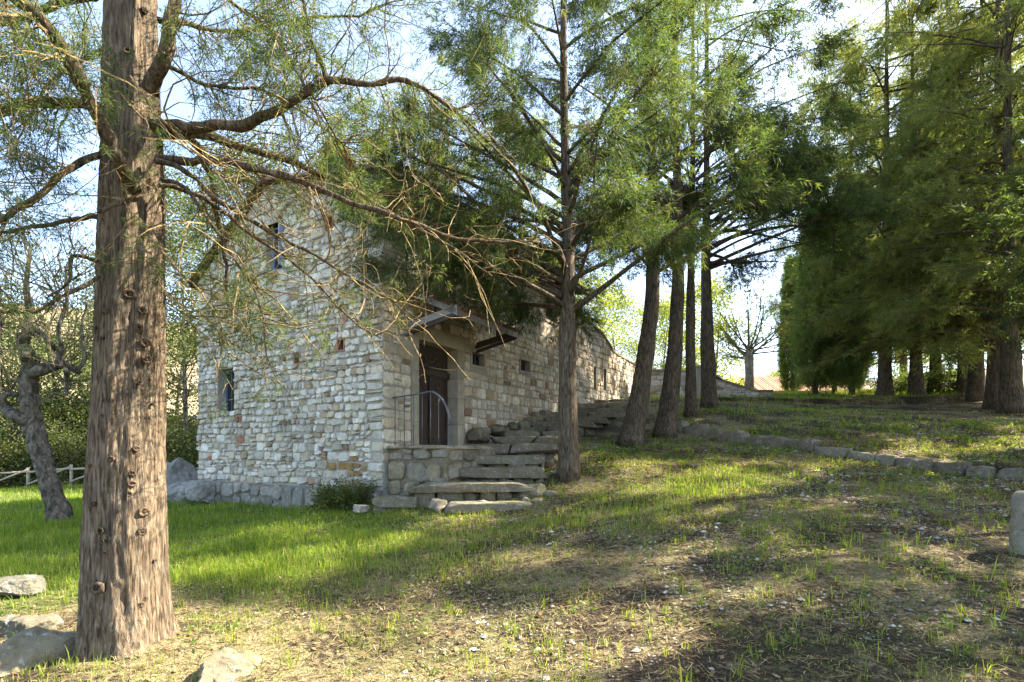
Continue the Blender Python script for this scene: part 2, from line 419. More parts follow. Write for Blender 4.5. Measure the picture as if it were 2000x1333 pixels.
RH = [(1.02, 2.52, .12, 2.45), (3.1, 3.66, 2.16, 2.48), (5.58, 6.14, 2.34, 2.66), (7.18, 8.0, 4.2, 5.0)]
def wall(pt, W, z0, top, holes, depth, cuts=()):
    mb = MB(); xs = sorted({0., W, *cuts, *[h[0] for h in holes], *[h[1] for h in holes]})
    for a, b2 in zip(xs[:-1], xs[1:]):
        mid = (a + b2) / 2; hs = sorted([(h[2], h[3]) for h in holes if h[0] - 1e-6 <= a and b2 <= h[1] + 1e-6])
        lo = z0
        for h0, h1 in hs:
            mb.poly([pt(a, lo), pt(b2, lo), pt(b2, h0), pt(a, h0)]); lo = h1
        mb.poly([pt(a, lo), pt(b2, lo), pt(b2, float(top(b2))), pt(a, float(top(a)))])
    for a, b2, h0, h1 in holes:
        for (p, q) in (((a, h0), (b2, h0)), ((b2, h0), (b2, h1)), ((b2, h1), (a, h1)), ((a, h1), (a, h0))):
            mb.poly([pt(*p), pt(*q), pt(*q, -depth), pt(*p, -depth)])
    return mb
H(wall(gp, WG, -1.5, topG, GH, .32, (TR,)), 'gable_wall', M_MORTAR)
H(wall(rp, LR, -1.5, lambda s: ZE0, RH, .36), 'long_wall', M_MORTAR)
mb = MB()                                                       # the two walls one cannot see
mb.poly([gp(WG, -1.5), gp(WG, ZE1), gp(WG, ZE1) + U * LR, gp(WG, -1.5) + U * LR])
e = U * LR
mb.poly([gp(0, -1.5) + e, gp(WG, -1.5) + e, gp(WG, ZE1) + e, gp(TR, ZR) + e, gp(0, ZE0) + e])
H(mb, 'rear_wall', M_MORTAR)

STONES = []                                                     # (size, MB)
def stone_poly(mb, pt, x0, x1, z0, z1, rs, tint, joint=.011, proud=(.012, .045), jit=.014):
    w, h = x1 - x0, z1 - z0
    c = [np.array(v) + rs.uniform(-jit, jit, 2) for v in ((x0 + joint, z0 + joint), (x1 - joint, z0 + joint), (x1 - joint, z1 - joint), (x0 + joint, z1 - joint))]
    k = min(w, h); pts = []
    for i in range(4):
        a = c[i]; pr, nx_ = c[i - 1], c[(i + 1) % 4]; f = rs.uniform(.08, .3) * k; g2 = rs.uniform(.08, .3) * k
        pts.append(a + (pr - a) / np.linalg.norm(pr - a) * f); pts.append(a + (nx_ - a) / np.linalg.norm(nx_ - a) * g2)
    pts = np.array(pts); ce = pts.mean(0); d = rs.uniform(*proud)
    tl = rs.uniform(-.5, .5, 2) * min(.05, d)
    V = []
    for q in pts: V.append(pt(q[0], q[1], -.02))
    for q in pts:
        r_ = (q - ce); V.append(pt(*(ce + r_ * .97), d * .55))
    for q in pts:
        r_ = (q - ce); V.append(pt(*(ce + r_ * rs.uniform(.68, .9)), d + (r_ / (k + 1e-6) * tl).sum() + rs.uniform(-.006, .006)))
    j = np.arange(8); j2 = (j + 1) % 8
    Q = np.concatenate([np.stack([j, j2, j2 + 8, j + 8], -1), np.stack([j + 8, j2 + 8, j2 + 16, j + 16], -1)])
    V = np.array(V)
    nrm_ = np.cross(V[17] - V[16], V[19] - V[16]); out = pt(0, 0, 1) - pt(0, 0, 0)
    T = np.arange(16, 24)[None]
    if np.dot(nrm_, out) < 0: Q = Q[:, ::-1]; T = T[:, ::-1]
    mb.add(V, [Q, T], tint)
PAL = [((.68, .655, .60), 7), ((.60, .575, .52), 5), ((.60, .54, .43), 4), ((.46, .43, .37), 2.5), ((.42, .34, .23), .9), ((.29, .23, .16), .5), ((.35, .22, .16), .2)]
PW = np.array([p[1] for p in PAL]); PW /= PW.sum()
def stone_tint(rs, warm=0.):
    c = np.array(PAL[rs.choice(len(PAL), p=PW)][0]) * rs.uniform(.82, 1.12)
    return c * (1 - warm) + c * np.array((1.0, .93, .80)) * warm
def lay(pt, W, zlo, top, holes, rs, hfun, wfun, warm=0., proud=(.012, .045), split=.3, joint=.011, jit=.014, store=STONES, xlo=0., quoin=True, special=None):
    z = zlo
    while True:
        h = hfun(z, rs); z1 = z + h
        if z >= float(np.max(top(np.linspace(xlo, W, 60)))): break
        iv = [(xlo - (.012 if quoin else 0), W)]
        for a, b2, h0, h1 in holes:
            if h0 < z1 - .035 and h1 > z + .035:
                iv = [(p, min(q, a)) for p, q in iv if p < a] + [(max(p, b2), q) for p, q in iv if q > b2]
        for p, q in iv:
            x = p
            while x < q - .02:
                w = wfun(z, rs)
                if quoin and x < xlo + .01: w = rs.uniform(.26, .5)
                if x + w > q - .1: w = q - x
                if w > .75: w *= .5
                tp = float(min(top(x), top(min(x + w, W))))
                zt = min(z1, tp - .01)
                if zt - z > .05:
                    wob = .02 * math.sin(x * 2.1 + z * 5)
                    parts = [(z, zt)]
                    if h > .17 and rs.rand() < split and not (quoin and x < xlo + .01): mz = z + h * rs.uniform(.35, .65); parts = [(z, mz), (mz, zt)] if mz < zt - .05 else parts
                    for pa, pb in parts:
                        cuts = [(x, x + w)]
                        if len(parts) > 1 and w > .3: cx = x + w * rs.uniform(.35, .65); cuts = [(x, cx), (cx, x + w)]
                        for ca, cb in cuts:
                            t = stone_tint(rs, warm)
                            if special is not None:
                                s2 = special((ca + cb) / 2, (pa + pb) / 2, rs)
                                if s2 is not None: t = np.array(s2)
                            m1 = MB(); stone_poly(m1, pt, ca, cb, pa + wob, pb + wob, rs, t, joint, proud, jit)
                            store.append(((cb - ca) * (pb - pa), m1))
                x += w
        z = z1
rs = np.random.RandomState(5)
def hg(z, rs): return rs.uniform(.19, .30) if z > 3.15 else (rs.uniform(.09, .17) if z > .35 else rs.uniform(.14, .24))
def wg(z, rs): return rs.uniform(.18, .5) if z > 3.15 else (rs.uniform(.09, .28) if z > .35 else rs.uniform(.14, .42))
def spg(t, z, rs):
    if .5 < t < 1.75 and -.5 < z < -.18 and rs.rand() < .6: return np.array((.36, .23, .09)) * rs.uniform(.8, 1.1)
    if 4.6 < t < 6.2 and -.2 < z < .9 and rs.rand() < .16: return np.array((.38, .18, .12)) * rs.uniform(.8, 1.1)
    if z > 3.15 and rs.rand() < .14: return np.array((.47, .38, .22)) * rs.uniform(.85, 1.1)
    return None
lay(gp, WG, -.77, topG, GH, rs, hg, wg, 0.12, (.012, .075), .5, .012, .026, special=spg)
def hr(z, rs): return rs.uniform(.14, .27)
def wr(z, rs): return rs.uniform(.14, .45)
RHJ = [(.82, 2.76, .02, 2.66), (3.02, 3.74, 2.08, 2.56), (5.5, 6.22, 2.26, 2.74), (7.1, 8.08, 4.1, 5.1), (-.1, .82, 2.6, 2.8)][:4]
lay(rp, LR, -.2, lambda s: np.full(np.shape(s), ZE0 - .05), RHJ, rs, hr, wr, .75, (.008, .035), .2)
STONES.sort(key=lambda a: -a[0])
for a, m1 in STONES[:300]: H(m1, 'stone', M_STONE)
rest = MB()
for a, m1 in STONES[300:]: rest.add(m1.V[0], [l.reshape(-1, int(t[0])) for l, t in zip(m1.L, m1.T)], m1.C[0])
H(rest, 'rubble_stones', M_STONE, kind='stuff')
# plinth under the gable
mb = MB(); obox(mb, gp(-.0, -1.6, .0), Vg * (WG + .1), UP * .80, NG * .10, (.55, .55, .55)); pl = H(mb, 'plinth', M_MORTAR)
x = -.02; pst = MB(); 
def pp(t, z, d=0): return gp(t, z, d + .10)
while x < WG + .1:
    w = rs.uniform(.2, .55)
    mz = rs.uniform(-1.16, -.98); parts = [(-1.5, mz), (mz, -.79)] if rs.rand() < .7 else [(-1.5, -.79)]
    for pa, pb in parts:
        m1 = MB(); stone_poly(m1, pp, x + rs.uniform(-.02, .02), x + w, pa, pb + rs.uniform(-.03, .02), rs, np.array((.25, .24, .215)) * rs.uniform(.65, 1.45), .018, (.02, .09), .035); H(m1, 'plinth_stone', M_STEP)
    x += w
# door surround
def slab(mb, pt, x0, x1, z0, z1, d0, d1, tint=(1, 1, 1)):
    obox(mb, pt(x0, z0, d0), pt(x1, z0, d0) - pt(x0, z0, d0), UP * (z1 - z0), pt(x0, z0, d1) - pt(x0, z0, d0), tint)
for xa, xb in ((.84, 1.06), (2.48, 2.74)):
    zs = [.1, .62, 1.25, 1.72, 2.42]
    for za, zb in zip(zs[:-1], zs[1:]):
        mb = MB(); slab(mb, rp, xa, xb, za + .004, zb - .004, -.34, .03, np.full(3, rs.uniform(.85, 1.1))); H(mb, 'jamb_stone', M_JAMB)
mb = MB(); slab(mb, rp, .80, 2.78, 2.42, 2.72, -.34, .034); H(mb, 'door_lintel', M_JAMB)
mb = MB(); slab(mb, rp, .95, 2.62, -.02, .12, -.36, .12); H(mb, 'threshold', M_JAMB)
mb = MB(); slab(mb, rp, 1.06, 2.48, .12, 2.42, -.34, -.28); door = H(mb, 'door', M_WOODD)
def dpart(name, fn): mb = MB(); fn(mb); return H(mb, name, M_WOODD, door)
# (children of the door: same origin as the house)
def mould(x0, x1, z0, z1, w=.05, d=.025, arch=False):
    def fn(mb):
        P = [(x0, z0), (x1, z0), (x1, z1)]
        if arch:
            cx = (x0 + x1) / 2
            P += [(x1 - (x1 - x0) * .12, z1 + .02), (cx + .12, z1 + .10), (cx + .05, z1 + .22), (cx, z1 + .25), (cx - .05, z1 + .22), (cx - .12, z1 + .10), (x0 + (x1 - x0) * .12, z1 + .02)]
        P += [(x0, z1), (x0, z0)]
        tube(mb, [rp(a, b2, -.275) for a, b2 in P], .02, 6, (1.3, 1.3, 1.3))
    return fn
for a, b2 in ((1.14, 1.72), (1.82, 2.40)):
    dpart('door_panel', mould(a, b2, .28, 1.35, arch=True))
dpart('transom', lambda mb: (slab(mb, rp, 1.06, 2.48, 1.74, 1.86, -.28, -.21), slab(mb, rp, 1.06, 2.48, 1.70, 1.74, -.28, -.24)))
dpart('meeting_stile', lambda mb: slab(mb, rp, 1.74, 1.80, .14, 1.70, -.28, -.235))
def carve(mb):
    th = np.linspace(0, np.pi, 14)
    tube(mb, [rp(1.77 + .55 * math.cos(t), 1.90 + .42 * math.sin(t), -.27) for t in th], .022, 6, (1.3, 1.3, 1.3))
    for k in range(7):
        t = math.pi * (k + .5) / 7; tube(mb, [rp(1.77 + q * math.cos(t), 1.90 + q * .8 * math.sin(t), -.265 + .02 * math.sin(q * 9)) for q in np.linspace(.12, .5, 6)], [.02, .035, .03, .04, .025, .01], 6, (1.4, 1.4, 1.4))
    tube(mb, [rp(1.77 + .09 * math.cos(t), 1.97 + .09 * math.sin(t), -.26) for t in np.linspace(0, 2 * np.pi, 12)], .025, 6, (1.4, 1.4, 1.4))
dpart('carved_tympanum', carve)
mb = MB(); tube(mb, [rp(1.86, 1.08, -.235), rp(1.86, 1.08, -.19), rp(1.92, 1.06, -.17), rp(1.98, 1.05, -.17)], .013, 6); H(mb, 'door_handle', M_IRON, door)
# openings
def window(pt, h, depth, fm, bars=0, surround=None, name='window', panes=(1, 1)):
    a, b2, z0, z1 = h; mb = MB(); fw = .045
    for x0, x1, y0, y1 in ((a, a + fw, z0, z1), (b2 - fw, b2, z0, z1), (a + fw, b2 - fw, z0, z0 + fw), (a + fw, b2 - fw, z1 - fw, z1)):
        slab(mb, pt, x0, x1, y0, y1, -depth, -depth + .05)
    w = H(mb, name, fm)
    mb = MB(); slab(mb, pt, a + fw, b2 - fw, z0 + fw, z1 - fw, -depth - .02, -depth + .012); H(mb, 'pane', M_GLASS, w)
    if bars:
        for k in range(bars):
            x = a + (b2 - a) * (k + 1) / (bars + 1); mb = MB(); tube(mb, [pt(x, z0, -.08), pt(x, z1, -.08)], .011, 6); H(mb, 'bar', M_IRON, w)
    if surround:
        for x0, x1, y0, y1, nm in ((a - surround, a, z0, z1, 'jamb_stone'), (b2, b2 + surround, z0, z1, 'jamb_stone'), (a - surround, b2 + surround, z0 - surround, z0, 'sill'), (a - surround, b2 + surround, z1, z1 + surround, 'lintel')):
            mb = MB(); slab(mb, pt, x0 + .002, x1 - .002, y0 + .002, y1 - .002, -.2, .028); H(mb, nm, M_JAMB, w)
    return w
window(gp, GH[0], .22, M_FRAME, 0)
mb = MB(); a = gp(3.10, 4.24, .03); obox(mb, gp(3.075, 4.24, -.17), Vg * .03, UP * 1.0, NG * .30, (1.2, 1.25, 1.3)); H(mb, 'open_casement', M_FRAME)
mb = MB(); slab(mb, gp, 2.96, 3.83, 5.29, 5.42, -.3, .012); H(mb, 'lintel', M_JAMB)
for hh in (GH[1], GH[2], GH[3]):
    a, b2, z0, z1 = hh; fr = MB()
    for x0, x1, y0, y1 in ((a, a + .035, z0, z1), (b2 - .035, b2, z0, z1), (a + .035, b2 - .035, z0, z0 + .035), (a + .035, b2 - .035, z1 - .035, z1)): slab(fr, gp, x0, x1, y0, y1, -.3, .02, (.8, .8, .8))
    f_ = H(fr, 'vent_opening', M_TILE); mb = MB(); slab(mb, gp, a + .035, b2 - .035, z0 + .035, z1 - .035, -.31, -.2); H(mb, 'recess_shade', M_DARK, f_)  # black slab behind the frame, shade of the hole put in as colour
window(gp, GH[4], .24, M_FRAME, 2)
window(rp, RH[1], .2, M_WOODD, 1, .07); window(rp, RH[2], .2, M_WOODD, 1, .07)
window(rp, RH[3], .14, M_WOODG, 0, .08)
for x0 in (7.2, 7.6):
    mb = MB(); slab(mb, rp, x0 + .005, x0 + .37, 4.22, 4.98, -.13, -.10); H(mb, 'shutter', M_WOODD)
# roof: two slabs, verge tiles, eave tiles, rafters, gutter
def roof_pt(t, e, off=0):     # along gable t, along ridge e, off = height above roof plane
    z = ZE0 + (ZR - ZE0) * t / TR if t <= TR else ZR + (ZE1 - ZR) * (t - TR) / (WG - TR)
    return C + Vg * t + U * e + UP * (z + off)
OV = .12; E0, E1 = -OV, LR + .55; T0, T1 = -.55, WG + .26
for t0, t1 in ((T0, TR), (TR, T1)):
    mb = MB(); P = [roof_pt(t0, E0, .0), roof_pt(t1 - (.0001 if t1 == TR else 0), E0, .0), roof_pt(t1, E1, .0), roof_pt(t0, E1, .0)]
    Q = [p + UP * .07 for p in P]; mb.add(np.array(P + Q), BOX); H(mb, 'roof_deck', M_WOODD)
def coppo(mb, a, b2, side, r0, r1, up, tint, thin=False):
    """half-round tile from a to b2"""
    th = np.linspace(0, np.pi, 6); V = []
    for p, r in ((a, r0), (b2, r1)):
        for k in range(6): V.append(p + side * math.cos(th[k]) * r + up * math.sin(th[k]) * r)
        for k in range(6): V.append(p + side * math.cos(th[k]) * (r - .014) + up * math.sin(th[k]) * (r - .014))
    Q = []
    for k in range(5): Q += [[k, k + 1, 13 + k, 12 + k], [6 + k, 18 + k, 19 + k, 7 + k], [k, 6 + k, 7 + k, k + 1], [12 + k, 13 + k, 19 + k, 18 + k]]
    if thin: mb.add(np.array(V), np.array(Q[::4]), tint); return
    mb.add(np.array(V), np.array(Q), tint)
def tt(): return np.array((1, 1, 1)) * rs.uniform(.65, 1.3) * np.array((1, rs.uniform(.92, 1.15), rs.uniform(.9, 1.2)))
for t0, t1, sgn in ((T0, TR, 1), (T1, TR, -1)):
    nt_ = int(abs(t1 - t0) / .30)
    for row in (0, 1):                                        # verge: two stepped rows along the gable
        for k in range(nt_):
            a = t0 + sgn * k * .30; b2 = a + sgn * .40
            if (b2 - t1) * sgn > .05: b2 = t1
            mb = MB(); off = .075 if row == 0 else .012; e_ = E0 + .07 if row == 0 else E0 - .02
            coppo(mb, roof_pt(a, e_, off + .02), roof_pt(b2, e_, off + .005), U, .085, .07, UP, tt()); H(mb, 'verge_tile', M_TILE)
    fld = MB(); e_ = E0 + .26
    while e_ < E1:
        for k in range(nt_):
            a = t0 + sgn * k * .30; b2 = a + sgn * .40
            if (b2 - t1) * sgn > .05: b2 = t1
            coppo(fld, roof_pt(a, e_, .09), roof_pt(b2, e_, .075), U, .09, .075, UP, tt(), True)
        e_ += .19
    H(fld, 'roof_tiles', M_TILE, kind='stuff')
mb = MB(); e_ = E0
while e_ < E1: coppo(mb, roof_pt(TR, e_, .1), roof_pt(TR, e_ + .42, .09), Vg, .11, .09, UP, tt()); e_ += .36
H(mb, 'ridge_tiles', M_TILE, kind='stuff')
e_ = .25
while e_ < E1 - .1:                                           # rafters under the long eave
    mb = MB(); obox(mb, roof_pt(T0 + .04, e_, -.11), roof_pt(0.02, e_, -.11) - roof_pt(T0 + .04, e_, -.11), U * .09, UP * .108, (1.4, 1.2, 1)); H(mb, 'rafter', M_WOODD); e_ += .62
mb = MB(); tube(mb, [roof_pt(T0 - .06, E0 + .1, -.03), roof_pt(T0 - .06, E1, -.03)], .065, 10); H(mb, 'gutter', M_PIPE)
mb = MB(); P = [roof_pt(T0 - .02, .55, -.08), rp(.60, ZE0 - .45, .2), rp(.60, ZE0 - .8, .09), rp(.60, 3, .09), rp(.60, .08, .09)]
tube(mb, P, .048, 10); dp = H(mb, 'downpipe', M_PIPE)
for z in (.9, 2.4, 3.9):
    mb = MB(); tube(mb, [rp(.60, z, .09), rp(.60, z + .04, .09)], .058, 10); H(mb, 'pipe_bracket', M_IRON, dp)
# canopy over the door
cn = MB(); A0, A1 = .80, 3.25
def cs(s, q, off=0): return rp(s, 3.36 - .56 * q / 1.2 + off, q)
cn.add(np.array([cs(A0, 0), cs(A1, 0), cs(A1, 1.22), cs(A0, 1.22), cs(A0, 0, .05), cs(A1, 0, .05), cs(A1, 1.22, .05), cs(A0, 1.22, .05)]), BOX[:, ::-1])
can = H(cn, 'door_canopy', M_WOODD)
for s_ in (A0 - .035, A1 + .005):
    mb = MB(); obox(mb, cs(s_, 0, -.06), cs(s_, 1.26, -.06) - cs(s_, 0, -.06), U * .03, UP * .13); H(mb, 'verge_board', M_WOODG, can)
    mb = MB(); o = rp(s_, 2.58, 0); obox(mb, o, rp(s_, 2.79, 1.26) - o, U * .06, UP * .14); H(mb, 'bracket_beam', M_WOODG if s_ < 2 else M_WOODD, can)
    mb = MB(); o = rp(s_ + .01, 2.46, 0); obox(mb, o, rp(s_ + .01, 2.70, 1.2) - o, U * .05, UP * .075); H(mb, 'bracket_strut', M_WOODD, can)
    mb = MB(); obox(mb, rp(s_ + .005, 2.75, .62), U * .05, NR * .07, UP * .30); H(mb, 'bracket_post', M_WOODD, can)
mb = MB(); o = cs(A0 - .04, 1.24, -.07); obox(mb, o, cs(A1 + .04, 1.24, -.07) - o, NR * .03, UP * .13); H(mb, 'fascia', M_WOODG, can)
for k in range(12):
    s_ = A0 + .09 + k * .206
    for j in range(4):
        mb = MB(); coppo(mb, cs(s_, 1.32 - j * .33, .065), cs(s_, .97 - j * .33, .055) if j < 3 else cs(s_, .01, .055), U, .09, .075, UP, tt()); H(mb, 'canopy_tile', M_TILE, can)

# ------------------------------------------------------------------ garden wall continuing the long wall, and far terrace wall
def garden_wall(name, org, d, nrm2, L, zlo, top, holes, label, rs, thick=.45, warm=.6, hf=hr, wf=wr, cope=True):
    org = np.array(org, float); root = empty(name, (org[0], org[1], zlo), label, 'wall'); rl = -np.array(root.location)
    def pt(s, z, q=0): return org * np.array((1, 1, 0)) + d * s + UP * z + nrm2 * q
    def put(mb, nm, m, **kw):
        for v in mb.V: v += rl
        return mb.obj(nm, m, root, **kw)
    xs = np.unique(np.concatenate([np.linspace(0, L, 25), [h[0] for h in holes], [h[1] for h in holes]])) if holes else np.linspace(0, L, 25)
    mb = wall(pt, L, zlo, top, holes, .3, tuple(xs))
    for a, b2 in zip(xs[:-1], xs[1:]):
        mb.poly([pt(a, float(top(a))), pt(b2, float(top(b2))), pt(b2, float(top(b2)), -thick), pt(a, float(top(a)), -thick)])
        mb.poly([pt(a, zlo, -thick), pt(a, float(top(a)), -thick), pt(b2, float(top(b2)), -thick), pt(b2, zlo, -thick)])
    for x in (0, L): mb.poly([pt(x, zlo), pt(x, float(top(x))), pt(x, float(top(x)), -thick), pt(x, zlo, -thick)])
    put(mb, 'wall_core', M_MORTAR)
    st = []; lay(pt, L, zlo, top, [(h[0] - .1, h[1] + .1, h[2] - .08, h[3] + .1) for h in holes], rs, hf, wf, warm, (.01, .045), .2, store=st, quoin=False)
    st.sort(key=lambda a: -a[0])
    for a, m1 in st[:300]: put(m1, 'stone', M_STONE)
    if len(st) > 300:
        r2 = MB()
        for a, m1 in st[300:]: r2.add(m1.V[0], [l.reshape(-1, int(t[0])) for l, t in zip(m1.L, m1.T)], m1.C[0])
        put(r2, 'rubble_stones', M_STONE, kind='stuff')
    if cope:
        x = 0
        while x < L:
            w = min(rs.uniform(.4, .7), L - x); mb = MB()
            za, zb = float(top(x + .01)), float(top(x + w - .01)); o = pt(x + .01, za, .06)
            obox(mb, o, pt(x + w - .01, zb, .06) - o, -nrm2 * (thick + .12), UP * .07, (.36, .30, .22)); put(mb, 'coping_stone', M_ROCK); x += w
    for h in holes:
        mb = MB()
        slab(mb, pt, h[0] - .1, h[0], h[2], h[3], -.25, .03); slab(mb, pt, h[1], h[1] + .1, h[2], h[3], -.25, .03); slab(mb, pt, h[0] - .1, h[1] + .1, h[3], h[3] + .12, -.25, .033)
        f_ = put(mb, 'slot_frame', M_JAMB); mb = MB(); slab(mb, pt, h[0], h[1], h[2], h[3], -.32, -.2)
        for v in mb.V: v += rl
        mb.obj('recess_shade', M_DARK, f_)  # black slab closes the slot, its shade painted as colour
    return root
gw0 = C + U * 9.3
def topw(s): return np.interp(s, [0, 1.0, 3.0, 4.4, 8.0], [4.95, 4.88, 4.68, 4.12, 4.02])
garden_wall('garden_wall', gw0, U, NR, 7.8, .4, topw, [(2.0, 2.25, 2.35, 3.25), (3.1, 3.38, 2.45, 3.3)], 'tall sunlit rubble wall stepping down behind the house, with two narrow slots', rs)
tw = at(1268, 770, 26)
def topt(s): return np.interp(s, [0, 3.2, 3.35, 5.4, 6.3], [3.95, 3.85, 3.55, 2.92, 2.95])
garden_wall('terrace_wall', (tw[0], 26, 0), np.array((1., .02, 0)) / math.hypot(1, .02), np.array((.02, -1., 0)), 6.2, 2.2, topt, [], 'low grey terrace wall sloping down beside the bare pollarded tree', rs, .4, .2, lambda z, r: r.uniform(.2, .34), lambda z, r: r.uniform(.3, .7))
mb = MB(); obox(mb, (-.14, -.14, 0), (.28, 0, 0), (0, .28, 0), (0, 0, 1.5)); p0 = at(1365, 772, 25.6)
o = mb.obj('gate_pillar', M_JAMB, loc=(p0[0], 25.6, gz(p0[0], 25.6) - .05)); tag(o, 'pale square stone pillar in the terrace wall behind the thin grove trunks', 'pillar')
mb = MB(); obox(mb, (-.19, -.19, 1.5), (.38, 0, 0), (0, .38, 0), (0, 0, .1)); mb.obj('pillar_cap', M_JAMB, o)

# far farmhouse: only its roof slope shows over the lawn
fx, fy, fz = 20.9, 44.0, gz(22, 44) - .2
fh = empty('farmhouse', (fx, fy, fz), 'distant low farmhouse with reddish tiled roof beyond the terrace lawn', 'house')
mb = MB(); h1 = 4.95 - fz; h2 = 6.45 - fz
for P in ([(0, 0, 0), (9, 0, 0), (9, 0, h1), (0, 0, h1)], [(0, 6, 0), (0, 0, 0), (0, 0, h1), (0, 3, h2 - .05), (0, 6, h1)], [(9, 0, 0), (9, 6, 0), (9, 6, h1), (9, 3, h2 - .05), (9, 0, h1)], [(9, 6, 0), (0, 6, 0), (0, 6, h1), (9, 6, h1)]): mb.poly(np.array(P, float), (1.3, 1.2, 1.05))
mb.obj('wall', M_MORTAR, fh)
rf = MB(); tl = MB()
for y0, y1 in ((-.35, 3.0), (6.35, 3.0)):
    za = h1 - .15; P = [(-.3, y0, za), (9.3, y0, za), (9.3, y1, h2), (-.3, y1, h2)]; rf.add(np.array(P + [(a, b2, c_ + .06) for a, b2, c_ in P], float), BOX, (1.3, 1.25, 1.2))
    for k in range(40):
        x = -.2 + k * .24; coppo(tl, np.array((x, y0, za + .07)), np.array((x, y1, h2 + .07)), np.array((1., 0, 0)), .1, .08, UP, tt() * 1.5, True)
o = rf.obj('roof', M_TILE, fh); tl.obj('roof_tiles', M_TILE, o, kind='stuff')
for x in (1.6, 5.4):
    mb = MB(); obox(mb, (x, -.02, .9), (.8, 0, 0), (0, .06, 0), (0, 0, 1.0)); mb.obj('window', M_WOODD, fh)

# ------------------------------------------------------------------ stairs, landing, railing
stair = empty('stone_stairs', (-.2, 8.8, -1.15), 'rough mossy stone stairs climbing along the house wall to the door', 'stairs'); sl_ = -np.array(stair.location)
STT = lambda: np.array((.235, .205, .155)) * rs.uniform(.75, 1.2)
def step(px0, px1, py, Y, depth, hgt, name='step', tilt=0., n=2, sd=0):
    xs_ = np.linspace((px0 - 1000) / F * Y, (px1 - 1000) / F * Y, n + 1); xs_[1:-1] += rs.uniform(-.12, .12, n - 1)
    z = (880 - py) / F * Y
    for a, b2 in zip(xs_[:-1], xs_[1:]):
        mb = MB(); th_ = rs.uniform(.17, .23); rock(mb, ((a + b2) / 2, Y + depth / 2, z - th_ / 2 + rs.uniform(-.012, .012)), (b2 - a - .01, depth, th_), rs.randint(9999), 13, .97, .085, rs.uniform(-.05, .05), STT() * .8, 0, .6)
        for v in mb.V: v += sl_
        mb.obj(name, M_STEP, stair, smooth_=False)
        x = a
        while x < b2 - .05:
            w = min(rs.uniform(.2, .5), b2 - x); hh_ = hgt - th_ + .16; mb = MB(); rock(mb, (x + w / 2, Y + depth * .5 + rs.uniform(.06, .10), z - th_ - hh_ / 2 + .02), (w * 1.02, depth * .9, hh_), rs.randint(9999), 6, .82, .10, rs.uniform(-.1, .1), STT() * .9)
            for v in mb.V: v += sl_
            mb.obj('riser_stone', M_STEP, stair); x += w
step(868, 1045, 984, 9.0, .6, .4, n=1); step(805, 1040, 945, 9.45, .8, .5, n=1); step(724, 815, 970, 9.45, .45, .4, n=1)
step(858, 1064, 915, 10.05, .7, .42, n=1); step(868, 1064, 891, 10.6, .75, .4, n=1); step(905, 1092, 867, 11.25, 1.0, .4, n=2)
step(960, 1105, 852, 12.3, .9, .4, n=2); step(985, 1120, 842, 13.2, .9, .4, n=2); step(1010, 1135, 834, 14.1, .9, .45, n=2)
step(1035, 1165, 824, 15.1, .9, .45, n=2); step(1055, 1185, 814, 16.1, .9, .45, n=2); step(1080, 1205, 805, 17.1, .9, .5, n=2)
step(1100, 1222, 797, 18.2, .9, .55, n=2); step(1120, 1235, 788, 19.3, .9, .55, n=2); step(1140, 1245, 780, 20.4, 1.5, .6, n=2)
for k in range(34):                                           # filling stones under and beside the treads
    Y = rs.uniform(9.2, 12); px = rs.uniform(800, 1090); zt = np.interp(Y, [9, 9.6, 10.2, 10.8, 11.5, 12.5], [-1.05, -.75, -.5, -.28, -.08, .1])
    s_ = rs.uniform(.14, .32); mb = MB(); rock(mb, ((px - 1000) / F * Y, Y, zt - rs.uniform(.0, .12)), (s_ * 1.3, s_, s_ * .8), rs.randint(9999), 5, .55, .09, rs.uniform(0, 3), STT())
    for v in mb.V: v += sl_
    mb.obj('filling_stone', M_STEP, stair)
for k in range(16):                                           # stones heaped along the wall foot beyond the door
    s_ = 3.0 + k * .42; p = rp(s_, 0, rs.uniform(.08, .35)); z = np.interp(p[1], [12, 13.2, 15, 17, 19, 20.5], [.12, .35, .72, 1.15, 1.6, 1.95]); q = rs.uniform(.22, .42)
    mb = MB(); rock(mb, (p[0], p[1], z + rs.uniform(-.05, .1)), (q * 1.3, q, q * .9), rs.randint(9999), 5, .6, .08, rs.uniform(0, 3), STT())
    for v in mb.V: v += sl_
    mb.obj('wall_foot_stone', M_STEP, stair)
# landing: rubble block at the corner
lm = MB(); LZ = .09
def lp(k, z, d=0): return C + U * .16 + NR * k + UP * z + NG * d
obox(lm, lp(0, -1.4, 0), NR * 1.5, U * 3.0, UP * (1.4 + LZ - .06), (.5, .46, .38))
for v in lm.V: v += sl_
lm.obj('landing', M_MORTAR, stair)
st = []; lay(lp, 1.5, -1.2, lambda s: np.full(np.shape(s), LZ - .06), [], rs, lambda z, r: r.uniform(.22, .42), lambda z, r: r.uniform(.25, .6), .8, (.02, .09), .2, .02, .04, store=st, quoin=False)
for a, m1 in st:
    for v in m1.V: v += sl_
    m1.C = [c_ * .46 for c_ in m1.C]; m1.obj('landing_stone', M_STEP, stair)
def lq(s, z, d=0): return C + U * (.16 + s) + NR * (1.5 + d) + UP * z
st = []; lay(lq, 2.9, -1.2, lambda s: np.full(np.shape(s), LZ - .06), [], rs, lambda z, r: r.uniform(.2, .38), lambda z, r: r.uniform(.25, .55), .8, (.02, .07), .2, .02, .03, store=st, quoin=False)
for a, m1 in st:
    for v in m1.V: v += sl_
    m1.C = [c_ * .42 for c_ in m1.C]; m1.obj('landing_stone', M_STEP, stair)
